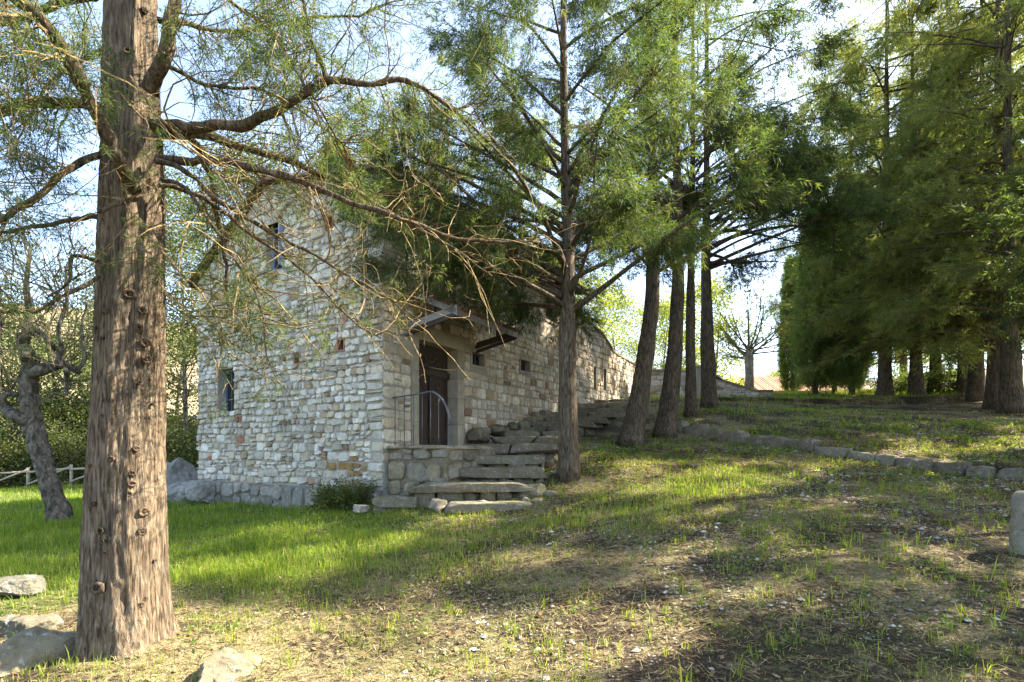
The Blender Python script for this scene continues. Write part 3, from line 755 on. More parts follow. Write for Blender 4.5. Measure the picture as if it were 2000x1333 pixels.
for k in range(3):
    mb = MB(); c_ = lp(.26 + k * .5, LZ - .035, -1.45); rock(mb, c_, (.5, 3.0, .08), 70 + k, 7, .9, .1, math.atan2(U[1], U[0]) - math.pi / 2, STT() * 1.3)
    for v in mb.V: v += sl_
    mb.obj('landing_slab', M_STEP, stair, smooth_=True)
rail = empty('iron_railing', tuple(lp(.1, LZ)), 'curved wrought iron handrail on the landing beside the door', 'railing'); rl_ = -np.array(rail.location)
def RL(mb, nm, m=M_IRON):
    for v in mb.V: v += rl_
    return mb.obj(nm, m, rail, smooth_=True)
hp = spline([lp(-.12, 1.07, -.1), lp(.3, 1.09, -.1), lp(.75, 1.12, -.1), lp(1.02, 1.14, -.1), lp(1.2, 1.05, -.1), lp(1.36, .88, -.1), lp(1.45, .62, -.1), lp(1.44, .48, -.1)], 6)
mb = MB(); tube(mb, hp, [.016] * 19 + [.022] * (len(hp) - 19), 8); RL(mb, 'handrail')
for k, (x, z0) in enumerate(((.08, .05), (.33, .05), (.57, .05), (.79, .05), (1.0, .05), (1.2, -.15), (1.43, -.35))):
    i = np.argmin(np.abs(np.array([np.dot(p - lp(0, 0, -.1), NR) for p in hp[:40]]) - x)); mb = MB()
    zt = hp[i][2] if k < 6 else .6
    tube(mb, [lp(x, z0, -.1), lp(x, z0 + .4, -.1), lp(x, z0 + .43, -.1), lp(x, z0 + .46, -.1), lp(x, zt, -.1)], [.008, .008, .016, .008, .008] if k < 6 else [.012, .012, .02, .012, .012], 6); RL(mb, 'baluster')

# ------------------------------------------------------------------ kerb and boulders
kerb = empty('stone_kerb', (K0[0], K0[1], .5), 'low edging of rough stones running across the slope to the right', 'kerb'); kl = -np.array(kerb.location)
q = -.3; i = 0
while q < 10.5:
    w = rs.uniform(.32, .75); p = K0 + KD * (q + w / 2) + KN * rs.uniform(-.05, .05); z = gz(*(p + KN * .12))
    mb = MB(); rock(mb, (p[0], p[1], z - .15 + (.04 if q < 3.5 else 0)), (w * 1.04, rs.uniform(.30, .42), rs.uniform(.28, .34)), rs.randint(9999), 6, .75, .08, math.atan2(KD[1], KD[0]) + rs.uniform(-.1, .1), np.array((.21, .185, .145)) * rs.uniform(.75, 1.25))
    for v in mb.V: v += kl
    mb.obj('kerb_stone', M_STEP, kerb); q += w
def boulder(px, py, Y, size, seed, rot, label, tint=(.33, .32, .28), boxy=.55, n=22, tilt=0., rough=.12, group=None, dz=0.):
    p = at(px, py, Y); mb = MB(); rock(mb, (0, 0, 0), size, seed, n, boxy, rough, rot, tint, tilt)
    o = mb.obj('boulder', M_ROCK, loc=(p[0], Y, p[2] + dz)); tag(o, label, 'boulder', group); return o
boulder(52, 1300, 3.75, (.66, .5, .40), 3, .5, 'flat-topped pale boulder in the bottom left corner beside the big trunk', (.25, .215, .15), .7, 30, .1)
boulder(40, 1232, 4.4, (.5, .32, .22), 8, .2, 'low mossy stone half sunk behind the corner boulder', (.15, .14, .105), .55)
boulder(30, 1146, 5.4, (.55, .42, .16), 14, .1, 'broad grey slab lying in the grass at the left edge', (.14, .135, .115), .6)
boulder(455, 1312, 3.6, (.26, .5, .24), 15, -.5, 'lichened stone sunk in the soil right of the big trunk', (.17, .15, .105), .65, 28, .15)
boulder(350, 945, 14.6, (1.1, 1.0, 1.2), 21, .5, 'tall slanting grey rock leaning on the left house corner', (.25, .245, .235), .62, 24, -.75)
boulder(350, 962, 13.6, (1.2, .8, .55), 22, .2, 'low grey rock at the foot of the house plinth', (.33, .325, .305), .55, 24)
boulder(405, 962, 13.3, (.9, .7, .55), 23, .9, 'speckled grey rock under the left end of the plinth', (.33, .325, .305), .55, 24)
boulder(325, 930, 14.6, (.9, .8, .7), 24, 1.1, 'small angular rock on the outer edge of the outcrop', (.29, .285, .27), .6, 18)
boulder(705, 995, 9.6, (.3, .25, .16), 31, .3, 'small pale stone between shrub and lowest step', (.33, .30, .25), .5, 8)
# round stone post at right edge
p = at(2012, 1085, 4.9); mb = MB()
zz = np.linspace(0, .62, 14); tube(mb, np.stack([0 * zz, 0 * zz, zz], 1), [.15, .145, .14, .14, .138, .137, .136, .135, .135, .134, .133, .13, .12, .09], 20, (.27, .25, .20), True, lambda P, th, r: .012 * vnoise(np.stack([np.repeat(np.cos(th)[None], len(P), 0).ravel() * 2, np.repeat(np.sin(th)[None], len(P), 0).ravel() * 2, np.repeat(P[:, 2], len(th)) * 6], 1), 2, 4).reshape(len(P), len(th)))
o = mb.obj('stone_post', M_ROCK, loc=(p[0], 4.9, gz(p[0], 4.9) - .03), smooth_=True); tag(o, 'short weathered stone post standing at the right edge', 'post')

# ------------------------------------------------------------------ foliage and tree builders
def sprays(mb, P, D, L, M, w, rs, cols, slen=.4, droop=.25):
    """P,D (N,3); M strands each: thin triangles feathering off the spray's axis"""
    N = len(P)
    if not N: return
    D = nrm(D); ref = rs.randn(N, 3); A = nrm(np.cross(D, ref)); B = np.cross(D, A)
    q = rs.rand(N, M) ** .8; ph = rs.rand(N, M) * 2 * np.pi; sp = rs.uniform(.25, 1.1, (N, M))
    side = A[:, None] * np.cos(ph)[..., None] + B[:, None] * np.sin(ph)[..., None]
    d = nrm(D[:, None] * np.cos(sp)[..., None] + side * np.sin(sp)[..., None] + np.array((0, 0, -droop)))
    L = np.broadcast_to(L, (N,))[:, None]
    base = P[:, None] + D[:, None] * (q * L)[..., None] + side * .01
    ln = (L * slen * rs.uniform(.6, 1.3, (N, M)))[..., None]
    wv = nrm(np.cross(d, rs.randn(N, M, 3))) * (w * rs.uniform(.7, 1.3, (N, M)))[..., None] * .5
    T = np.stack([base + d * ln * .3 - wv, base + d * ln, base + wv], 2).reshape(-1, 3)
    F4 = np.arange(N * M * 3).reshape(-1, 3)
    c = cols[rs.randint(0, len(cols), N)] * rs.uniform(.7, 1.3, (N, 1))
    mb.add(T, F4, np.repeat(c, M * 3, 0))
def leaves(mb, P, size, rs, cols, D=None):
    """flat diamond leaves at points"""
    N = len(P); d = nrm(rs.randn(N, 3) + (0 if D is None else D)); w = nrm(np.cross(d, rs.randn(N, 3)))
    s = (size * rs.uniform(.6, 1.4, N))[:, None]
    T = np.stack([P, P + d * s * .5 + w * s * .28, P + d * s, P + d * s * .5 - w * s * .28], 1).reshape(-1, 3)
    c = cols[rs.randint(0, len(cols), N)] * rs.uniform(.7, 1.3, (N, 1))
    mb.add(T, np.arange(N * 4).reshape(-1, 4), np.repeat(c, 4, 0))
CYP = np.array([(.05, .075, .028), (.06, .088, .03), (.08, .10, .032), (.042, .065, .03), (.10, .112, .04)])
CYPY = np.array([(.15, .17, .05), (.20, .215, .065), (.23, .225, .085), (.12, .145, .05)])
YEL = np.array([(.20, .24, .04), (.26, .27, .05), (.15, .20, .04), (.30, .28, .06)])
OLI = np.array([(.12, .15, .06), (.17, .19, .09), (.10, .13, .05), (.21, .21, .08)])

def path(start, az, pitch, L, n, rs, dp=0., curl=.12):
    p = np.array(start, float); out = [p.copy()]; st_ = L / n
    for i in range(n):
        p = p + st_ * np.array((math.cos(az) * math.cos(pitch), math.sin(az) * math.cos(pitch), math.sin(pitch)))
        out.append(p.copy()); pitch += dp / n + rs.randn() * curl * .5; az += rs.randn() * curl
    return np.array(out)
def pick(P, q):
    x = q * (len(P) - 1); i = min(int(x), len(P) - 2); f = x - i; return P[i] * (1 - f) + P[i + 1] * f, nrm(P[i + 1] - P[i])

def conifer(root, axis_pts, r0, limbs, rs, cols, sub=11, per=7, M=16, w=.016, sl=(.24, .42), parts=True, sublen=(.5, 1.2), bark=None, dp=-.4, rr=.12, droop=.25, k=14, twigs=True, clump=1., ui=.15):
    """axis_pts relative to root; limbs: list of (height fraction, azimuth, pitch, length)"""
    ax = spline(axis_pts, 8); n = len(ax); q = np.linspace(0, 1, n)
    rad = r0 * (1 - q) ** .85 + .012; rad[:4] += r0 * np.array((.35, .16, .07, .02))
    mb = MB(); tube(mb, ax, rad, k, (1, 1, 1), True, lambda P, th, r: (r[:, None] * .16) * vnoise(np.stack([np.cos(th)[None].repeat(len(P), 0).ravel() * 1.6, np.sin(th)[None].repeat(len(P), 0).ravel() * 1.6, P[:, 2].repeat(len(th)) * 1.2], 1), 1.7, rs.randint(99)).reshape(len(P), len(th)))
    mb.obj('trunk', bark or M_BARK, root, smooth_=True)
    crown = MB(); tw = MB(); lim = MB(); SP, SD = [], []; T0_, T1_, TR0, TR1 = [], [], [], []
    for hf, az, pit, L in limbs:
        s, _ = pick(ax, hf); rb = min(.4 * r0 * (1 - hf) ** .75 + .008, .012 + .014 * L)
        P = path(s, az, pit, L, 8, rs, dp, .10)
        b_ = MB() if parts else lim
        tube(b_, P, np.linspace(rb, .006, len(P)), 6)
        if parts: b_.obj('branch', bark or M_BARK, root, smooth_=True)
        for j in range(max(3, int(sub * L / 2.5))):
            u = rs.uniform(ui, 1) ** .8; p, d = pick(P, u); a2 = math.atan2(d[1], d[0]) + rs.choice((-1, 1)) * rs.uniform(.3, 1.4)
            l2 = rs.uniform(*sublen) * (1.1 - .5 * u); Q = path(p, a2, rs.uniform(-.5, .7), l2, 4, rs, -.5, .2)
            T0_ += list(Q[:-1]); T1_ += list(Q[1:]); TR0 += [.007, .005, .004, .003]; TR1 += [.005, .004, .003, .002]
            for m_ in range(rs.poisson(per * max(0, 1 + clump * 2.2 * vnoise(Q[2:3] + 17.3, 1.1, 5)[0]))):
                p2, d2 = pick(Q, rs.uniform(.15, 1)); SP.append(p2 + rs.randn(3) * rr); SD.append(d2 + rs.randn(3) * .45 + np.array((0, 0, -.15)))
        for m_ in range(5): SP.append(P[-1] + rs.randn(3) * .1); SD.append(P[-1] - P[-2] + rs.randn(3) * .1)
    if not parts: lim.obj('branches', bark or M_BARK, root, smooth_=True, kind='stuff')
    if twigs: prisms(tw, T0_, T1_, TR0, TR1, (.7, .65, .55)); tw.obj('twigs', M_TWIG, root, kind='stuff')
    SP = np.array(SP); SD = np.array(SD); sprays(crown, SP, SD, rs.uniform(*sl, len(SP)), M, w, rs, cols, .36, droop)
    return crown.obj('crown', M_LEAF, root)

def ring_limbs(rs, n, lo, hi, l0, l1, pit=(.3, .8), shape=.8, azf=None):
    out = []
    for i in range(n):
        f = max((i + rs.uniform(-.3, .3)) / n, 0); hf = lo + (hi - lo) * max(f, 0); az = i * 2.4 + rs.uniform(-.5, .5)
        if azf: az = azf(az, rs)
        out.append((hf, az, rs.uniform(*pit), (l0 + (l1 - l0) * f ** shape) * rs.uniform(.75, 1.2)))
    return out
def rel(pts, b): return [np.asarray(p, float) - np.asarray(b) for p in pts]
TC = 'cypresses of the grove in front of the stairs'
def gtree(px, pyb, Y, pts, r0, label, limbs, seed, cols=CYP, group=TC, **kw):
    p = at(px, pyb, Y); b_ = (p[0], Y, gz(p[0], Y) - .06)
    root = empty('cypress_tree', b_, label, 'tree', group); rs_ = np.random.RandomState(seed)
    axp = [np.zeros(3)] + [np.array((dx, dy, dz)) for dx, dy, dz in pts]
    conifer(root, axp, r0, limbs(rs_), rs_, cols, **kw); return root
# A: slender cypress right of the stairs, heavy foliage hanging before the house
def limbsA(rs_):
    L = ring_limbs(rs_, 50, .33, .97, 3.4, 2.2, (.25, .8), 1.2)
    L += [(.36, 3.45, .3, 4.1), (.39, 3.55, .32, 4.2), (.41, 3.4, .36, 4.4), (.36, 3.05, .6, 4.4), (.40, 3.4, .5, 4.3), (.44, 2.9, .55, 4.6), (.48, 3.2, .6, 4.4), (.52, 3.0, .5, 4.2), (.38, 2.6, .5, 4.0), (.46, 3.5, .45, 4.2), (.34, 3.75, .4, 3.2)]
    return L
gtree(1110, 933, 10.3, [(-.02, 0, 2.5), (0, .1, 5), (-.08, .1, 8), (-.1, .1, 18)], .19, 'slender dark cypress standing right of the stone steps, boughs hanging before the house', limbsA, 11, ui=.22, sub=17, per=11, M=24, w=.013, dp=-.3, sublen=(.4, 1.0), clump=.8)
gtree(1230, 866, 13.5, [(.30, 0, 1.6), (.55, 0, 3.6), (.62, 0, 6), (.5, 0, 10), (.45, 0, 18)], .275, 'thick leaning cypress trunk nearest behind the slender one, base tilted left', lambda r: ring_limbs(r, 38, .48, .97, 3.4, 2.8, (.35, .9)), 12, dp=-.15, ui=.3, sub=13, per=8, clump=1.4, w=.023, sl=(.26, .46))
gtree(1297, 845, 14.5, [(.22, 0, 1.6), (.36, 0, 3.6), (.38, 0, 6), (.3, 0, 10), (.3, 0, 18)], .265, 'leaning cypress beside the start of the stone kerb', lambda r: ring_limbs(r, 36, .50, .97, 3.3, 2.6, (.35, .9)), 13, dp=-.15, ui=.3, sub=12, per=8, clump=1.4, w=.024, sl=(.26, .46))
gtree(1350, 812, 16, [(-.02, 0, 2.5), (0, 0, 5), (.05, 0, 9), (.05, 0, 18)], .165, 'thinnest upright mossy cypress trunk of the grove', lambda r: ring_limbs(r, 26, .52, .97, 2.6, 1.4, (.4, .9)), 14, dp=-.15, ui=.3, sub=10, per=8, clump=1.4, w=.025, sl=(.26, .46))
gtree(1386, 797, 17.5, [(-.08, 0, 2.5), (-.12, 0, 5), (-.1, 0, 9), (-.1, 0, 20)], .245, 'straight cypress trunk farthest back in the grove, on bright grass', lambda r: ring_limbs(r, 46, .47, .97, 4.6, 3.4, (.1, .6), .9, lambda a, rr_: a if (rr_.rand() < .6 and math.cos(a) > -.3) else rr_.uniform(-.9, .8)), 15, ui=.25, sub=13, per=8.5, clump=1.3, w=.026, sl=(.28, .5))

# generic grove cypress for the right-hand side, and copies
def generic(seed, H_, r0, lo, l0, n, cols, loc, label, group, l1=2.2, **kw):
    root = empty('cypress_tree', loc, label, 'tree', group); rs_ = np.random.RandomState(seed)
    lx = rs_.uniform(-.3, .3, 2)
    conifer(root, [(0, 0, 0), (lx[0] * .4, 0, H_ * .2), (lx[0], lx[1], H_ * .5), (lx[0], lx[1], H_)], r0, ring_limbs(rs_, n, lo, .98, l0, l1, (-.1, .6)), rs_, cols, parts=False, **kw); return root
GR = 'cypress row on the upper terrace at the right'
def gl(px, py, Y): x = (px - 1000) / F * Y; return (x, Y, gz(x, Y) - .08)
F1 = generic(21, 15.5, .28, .29, 3.7, 62, CYPY, gl(1978, 808, 16), 'stout sunlit cypress trunk at the right edge, nearest of the row', GR, sub=10, per=8.5, M=14, w=.024, sl=(.28, .48), droop=.35, clump=2.4)
F2 = generic(22, 17.5, .25, .22, 3.8, 84, CYPY, gl(1790, 765, 22), 'cypress with drooping olive boughs sweeping down to the terrace lawn', GR, sub=10, per=8.5, M=14, w=.026, sl=(.3, .55), droop=.4, clump=1.5, l1=3.0)
for src, px, py, Y, lab, rz, s in (
    (F2, 1945, 790, 17.6, 'reddish cypress trunk just left of the stout one at the right edge', 1.1, 1.05), (F2, 1906, 772, 20.5, 'pale flaking cypress trunk behind the reddish one', 2.2, 1),
    (F2, 1880, 770, 22, 'dark cypress trunk right of the bright gap between the trunks', 3.4, .85), (F2, 1828, 765, 23.5, 'thin cypress trunk left of the bright gap', 4.4, .95),
    (F2, 1668, 765, 31, 'cypress rising behind the columnar hedge', 5.2, 1.1), (F2, 1728, 766, 22.5, 'cypress with boughs hanging before the columnar hedge', 3.7, 1.08), (F2, 1765, 766, 33, 'cypress at the left of the terrace row behind the columnar hedge', .6, .95),
    (F2, 2060, 790, 19, 'cypress crown spreading into the upper right corner', 2.9, 1.1)):
    copy_tree(src, gl(px, py, Y), lab, rz, (s, s, s * 1.02), GR)

for px, Y, zb, s, rz, lab in ((815, 25, .6, 1.0, .7, 'tall dark cypress behind the house roof, left of the slender trunk'), (1010, 29, 1.6, 1.0, 2.5, 'cypress behind the house roof, right behind the slender trunk')):
    copy_tree(F2, ((px - 1000) / F * Y, Y, gz((px - 1000) / F * Y, Y) - .1), lab, rz, (s, s, s), 'cypresses behind the house')
# columnar cypresses
def columnar(seed, H_, r, loc, label, group, cols, N=5200):
    root = empty('columnar_cypress', loc, label, 'tree', group); rs_ = np.random.RandomState(seed)
    mb = MB(); tube(mb, [(0, 0, -.2), (0, 0, H_ * .5), (0, 0, H_ * .95)], [.14, .09, .02], 8); mb.obj('trunk', M_BARK, root)
    z = rs_.rand(N) ** .8; pr = np.minimum(1, (z + .05) * 4) ** .5 * (1 - z) ** .5; th = rs_.rand(N) * 2 * np.pi
    rad = r * pr * (1 + .16 * np.sin(th * 5 + 1) + .12 * np.sin(th * 9 + z * 5) + .12 * rs_.randn(N)) * np.sqrt(rs_.uniform(.45, 1, N))
    P = np.stack([np.cos(th) * rad, np.sin(th) * rad, z * H_ + .1], 1); D = np.stack([np.cos(th) * .35, np.sin(th) * .35, np.ones(N)], 1) + rs_.randn(N, 3) * .15
    cr = MB(); sprays(cr, P, D, rs_.uniform(.35, .85, N), 12, .028, rs_, cols, .5, .0); cr.obj('crown', M_LEAF, root); return root
GC = 'columnar cypresses of the hedge'
K1_ = columnar(31, 8.8, .74, gl(1592, 768, 26), 'columnar cypress with weeping stripes at the left end of the hedge', GC, CYP * 2.4)
for px, Y, lab, s in ((1548, 34, 'narrow dark columnar cypress beside the pollarded tree', .95), (1630, 26.5, 'columnar cypress second in the hedge from its left end', .92), (1664, 25, 'columnar cypress third in the hedge, half behind boughs', .95)):
    copy_tree(K1_, gl(px, 768, Y), lab, px * .3, (s, s, s), GC)
for px, Y, lab, s in ((655, 31, 'dark cypress spire rising behind the house roof', 1.9), (800, 27, 'cypress spire behind the roof near the middle', 1.45)):
    copy_tree(K1_, (*gl(px, 768, Y)[:2], 0), lab, px, (s * .8, s * .8, s), 'cypress spires behind the house')

# broadleaf / bushy trees for the sunlit background
def bushy(name, seed, H_, W_, loc, label, cat, group, cols, N=9000, size=.11, lo=.15, trunk=.12, lm=None, clumps=38):
    root = empty(name, loc, label, cat, group); rs_ = np.random.RandomState(seed)
    mb = MB(); ax = path((0, 0, -.2), rs_.rand() * 6, 1.5, H_ * .8, 6, rs_, 0, .08); tube(mb, ax, np.linspace(trunk, .03, 7), 8)
    cl = MB(); c = []
    for i in range(clumps):
        z = lo + (1 - lo) * rs_.rand(); r_ = W_ * math.sin(math.pi * (.12 + .82 * (z - lo) / (1 - lo))) ** .7 * math.sqrt(rs_.rand()); th = rs_.rand() * 6.28
        p = np.array((math.cos(th) * r_, math.sin(th) * r_, z * H_)); c.append(p)
        s, _ = pick(ax, min(.95, max(.1, z * .8))); tube(mb, path(s, th, .5, max(.3, np.linalg.norm(p - s) * .9), 4, rs_, .2, .15), np.linspace(.03, .006, 5), 5)
    mb.obj('trunk', M_BARK_L, root, smooth_=True)
    c = np.array(c); i = rs_.randint(0, clumps, N); P = c[i] + rs_.randn(N, 3) * np.array((1, 1, .7)) * (W_ * .20)
    tone = rs_.uniform(.7, 1.25, clumps)
    d = nrm(rs_.randn(N, 3)); w = nrm(np.cross(d, rs_.randn(N, 3))); s = (size * rs_.uniform(.6, 1.4, N))[:, None]
    T = np.stack([P, P + d * s * .5 + w * s * .3, P + d * s, P + d * s * .5 - w * s * .3], 1).reshape(-1, 3)
    cc = cols[rs_.randint(0, len(cols), N)] * (tone[i] * rs_.uniform(.8, 1.2, N))[:, None]
    cl.add(T, np.arange(N * 4).reshape(-1, 4), np.repeat(cc, 4, 0)); cl.obj('crown', lm or M_BROAD, root); return root
BL = 'bushy trees beyond the left lawn'
B1 = bushy('bushy_tree', 41, 9.5, 2.8, gl(30, 945, 25), 'pale olive-green tree behind the gnarled trunk at the far left', 'tree', BL, OLI, 24000, .10, .05)
B2 = bushy('bushy_tree', 42, 13, 2.9, gl(365, 930, 22), 'tall sunlit evergreen between the big trunk and the house', 'tree', BL, OLI * .6, 26000, .10, .04)
for src, px, Y, lab, rz, s in ((B1, 130, 27, 'bushy tree between the gnarled trunk and the big trunk', 2, 1.1), (B2, -90, 24, 'evergreen at the left border, mostly out of frame', 1, .9), (B2, 215, 30, 'tall evergreen hidden behind the big trunk', 3, 1.0),
        (B2, 470, 27, 'yellow-lit tall tree rising behind the left roof slope', 4, 1.35), (B2, 330, 32, 'far evergreen above the rock outcrop', 5, 1.25)):
    copy_tree(src, gl(px, 940, Y), lab, rz, (s, s, s), BL)
BR = 'spring trees beyond the terrace'
B3 = bushy('spring_tree', 43, 8, 2.6, gl(1395, 760, 36), 'yellow-green spring tree behind the terrace wall', 'tree', BR, YEL, 14000, .13, .05, .1)
for px, Y, lab, rz, s in ((1170, 34, 'light green tree above the stepped garden wall', 1, 1.0), (1215, 42, 'yellow-green tree between garden wall and leaning trunks', 2, 1.1), (1330, 44, 'pale spring tree seen between the thin trunks', 3, 1.2), (1290, 38, 'spring tree left of the thinnest trunk', 4.5, .9), (1005, 32, 'bright leafy tree above the roof behind the slender cypress', 5, 1.35), (1520, 60, 'far spring tree left of the columnar hedge', 6, .8)):
    copy_tree(B3, gl(px, 765, Y), lab, rz, (s, s, s), BR)
# low hedge shrubs at the left
HG = 'shrubs behind the rail fence'
S1 = bushy('shrub', 51, 2.6, 1.5, gl(120, 935, 24.5), 'dense green shrub behind the fence next to the big trunk', 'shrub', HG, OLI * .75, 7000, .12, .0, .04)
for px, Y, lab, rz in ((20, 24.6, 'shrub behind the fence at the left edge'), (70, 25.2, 'pale shrub right behind the gnarled trunk'), (345, 22, 'low shrub left of the rock outcrop'), (300, 24, 'shrub right of the big trunk above the lawn'), (-60, 24, 'shrub at the far left end of the fence')) and [(a, b_, c_, i) for i, (a, b_, c_) in enumerate(((20, 24.6, 'shrub behind the fence at the left edge'), (70, 25.2, 'pale shrub right behind the gnarled trunk'), (345, 22, 'low shrub left of the rock outcrop'), (300, 24, 'shrub right of the big trunk above the lawn'), (-60, 24, 'shrub at the far left end of the fence')))]:
    copy_tree(S1, gl(px, 935, Y), lab, rz, (1, 1, .9), HG)
for px, Y, s, lab in ((-20, 28, 1.7, 'tall shrub at the left end of the far thicket'), (60, 29, 1.9, 'tall shrub in the far thicket behind the pale shrub'), (150, 28, 1.8, 'tall shrub in the thicket just left of the big trunk'), (230, 30, 2.0, 'tall shrub in the thicket hidden by the big trunk'), (320, 27, 1.7, 'tall shrub in the thicket right of the big trunk'), (375, 30, 2.0, 'tall shrub in the thicket beside the house corner')):
    q_ = .62 + .5 * (math.sin(px * 1.7) ** 2); copy_tree(S1, gl(px, 935, Y), lab, px * .7, (s, s, s * q_), 'thicket beyond the left lawn')
# undergrowth under the right-hand row
S2 = bushy('shrub', 52, 1.1, 1.3, gl(1870, 768, 23), 'dark low shrub under the gap between the right trunks', 'shrub', None, CYP * 1.3, 6000, .08, .0, .03)
copy_tree(S2, gl(1760, 766, 26), 'dark low shrub under the drooping boughs of the row', 2, (1.2, 1, 1))
# bush at the house corner
p = at(672, 985, 10.4)
root = empty('corner_bush', (p[0], 10.4, gz(p[0], 10.4)), 'low tangled green bush against the plinth at the house corner', 'bush'); r_ = np.random.RandomState(61)
mb = MB(); cl = MB(); LP = []
for i in range(230):
    a_ = r_.rand() * 6.28; Q = path((r_.randn() * .18, r_.randn() * .12, 0), a_, r_.uniform(.15, 1.3), r_.uniform(.4, .78), 5, r_, -.7, .3)
    prisms(mb, Q[:-1], Q[1:], np.full(5, .004), np.full(5, .003), (.55, .5, .4))
    for j in range(34): LP.append(pick(Q, r_.uniform(.25, 1))[0] + r_.randn(3) * .035)
mb.obj('stems', M_TWIG, root); leaves(cl, np.array(LP), .045, r_, CYP * np.array((1.1, 1.15, .8))); cl.obj('foliage', M_BROAD, root)
# bare pollarded tree
p = gl(1463, 768, 32); root = empty('pollarded_tree', p, 'bare pale pollarded tree fanning thin branches above the terrace wall', 'tree'); r_ = np.random.RandomState(71)
mb = MB(); tube(mb, [(0, 0, -.1), (.03, 0, 1.2), (0, 0, 2.3), (.02, 0, 2.8)], [.30, .25, .27, .22], 12, (2.5, 2.5, 2.4)); mb.obj('trunk', M_BARK_L, root, smooth_=True)
tw = MB(); LP = []
for i in range(20):
    a_ = i * 2.4 + r_.rand(); P = path((0, 0, r_.uniform(2.1, 2.8)), a_, r_.uniform(.0, 1.25), r_.uniform(2.2, 4.2), 7, r_, .4, .12)
    mb = MB(); tube(mb, P, np.linspace(.06, .015, 8), 6, (2., 2., 1.8)); mb.obj('branch', M_BARK_L, root)
    for j in range(11):
        s, d = pick(P, r_.uniform(.2, 1)); Q = path(s, math.atan2(d[1], d[0]) + r_.uniform(-1.1, 1.1), r_.uniform(-.1, 1.1), r_.uniform(.7, 1.8), 4, r_, .3, .2); prisms(tw, Q[:-1], Q[1:], np.full(4, .014), np.full(4, .009), (1.9, 1.9, 1.7))
        LP += [pick(Q, r_.rand())[0] for _ in range(11)]
tw.obj('twigs', M_BARK_L, root, kind='stuff'); lf = MB(); leaves(lf, np.array(LP), .13, r_, YEL * 1.1); lf.obj('young_leaves', M_BROAD, root)

# ------------------------------------------------------------------ gnarled old tree on the left lawn
OY = 9.7; b_ = at(118, 1030, OY); b_[2] = gz(b_[0], OY) - .05
root = empty('gnarled_tree', tuple(b_), 'old gnarled tree with lichened bent trunk on the left lawn', 'tree'); r_ = np.random.RandomState(81)
def O(px, py, dy=0): return at(px, py, OY + dy) - b_
lump = lambda sd_, amp: (lambda P, th, r: r[:, None] * amp * vnoise(np.stack([np.cos(th)[None].repeat(len(P), 0).ravel() * 2.2 + P[:, 0].repeat(len(th)) * 3, np.sin(th)[None].repeat(len(P), 0).ravel() * 2.2, P[:, 2].repeat(len(th)) * 5], 1), 1.3, sd_).reshape(len(P), len(th)))
T = spline([O(122, 1040), O(116, 1005), O(103, 965), O(88, 915), O(73, 865), O(62, 820), O(58, 770), O(57, 725), O(62, 690)], 6)
rd = np.interp(np.linspace(0, 1, len(T)), [0, .08, .16, .3, .6, .8, 1], [.24, .20, .165, .148, .148, .135, .12])
mb = MB(); tube(mb, T, rd, 22, (1, 1, 1), True, lump(3, .3)); mb.obj('trunk', M_BARK_L, root, smooth_=True)
OB = [([(60, 728), (85, 722), (110, 714), (135, 716), (155, 728)], .12, .05), ([(60, 825), (35, 815), (12, 800), (-8, 775), (-30, 770)], .13, .06), ([(58, 700), (44, 675), (48, 655), (70, 648), (88, 655)], .12, .06),
      ([(15, 800), (5, 780), (18, 768), (30, 772)], .07, .04), ([(128, 722), (131, 745), (130, 772)], .04, .025), ([(50, 660), (58, 620), (52, 560), (60, 480)], .07, .03), ([(85, 655), (100, 670), (112, 690), (120, 715)], .05, .03), ([(110, 714), (120, 680), (115, 640), (130, 590), (128, 520)], .05, .02), ([(-5, 775), (-20, 720), (0, 640), (-10, 560)], .06, .02), ([(150, 725), (165, 700), (160, 640), (172, 590)], .04, .015)]
tw = MB(); LP = []
for k, (pts, ra, rb) in enumerate(OB):
    P = spline([O(x, y, r_.uniform(-.15, .15)) for x, y in pts], 5); mb = MB(); tube(mb, P, np.linspace(ra, rb, len(P)), 10, (1, 1, 1), True, lump(k, .25)); mb.obj('branch', M_BARK_L, root, smooth_=True)
    for j in range(16):
        s, d = pick(P, r_.uniform(.35, 1)); Q = path(s, r_.rand() * 6.28, r_.uniform(-.1, 1.4), r_.uniform(.5, 1.5), 5, r_, .3, .25); prisms(tw, Q[:-1], Q[1:], np.linspace(.012, .006, 5), np.linspace(.01, .004, 5), (1.3, 1.25, 1.1))
        for m_ in range(9): LP.append(pick(Q, r_.uniform(.3, 1))[0] + r_.randn(3) * .07)
tw.obj('twigs', M_BARK_L, root, kind='stuff'); lf = MB(); leaves(lf, np.array(LP), .06, r_, OLI); lf.obj('crown', M_BROAD, root)

# ------------------------------------------------------------------ the big near cypress
NY = 3.95; b_ = np.array(((247 - 1000) / F * NY, NY, -1.66))
big = empty('near_cypress', tuple(b_), 'massive cypress in the left foreground with knotted brown trunk and bare boughs', 'tree')
prof = [(1330, 146, 352), (1300, 150, 345), (1262, 153, 338), (1210, 154, 333), (1150, 155, 330), (1050, 158, 328), (950, 163, 325), (850, 169, 322), (750, 174, 321), (650, 179, 321), (560, 183, 322), (480, 187, 323), (400, 190, 325), (330, 194, 325), (250, 195, 322), (150, 198, 318), (50, 201, 314), (-150, 208, 305), (-500, 222, 298), (-1000, 240, 285), (-1700, 255, 270)]
zc = np.array([(880 - y) / F * NY for y, a, c in prof]); _ta = np.array([math.atan((a - 1000) / F) for y, a, c in prof]); _tc = np.array([math.atan((c - 1000) / F) for y, a, c in prof])
xc = NY * np.tan((_ta + _tc) / 2); rc = NY / np.cos((_ta + _tc) / 2) * np.sin((_tc - _ta) / 2)
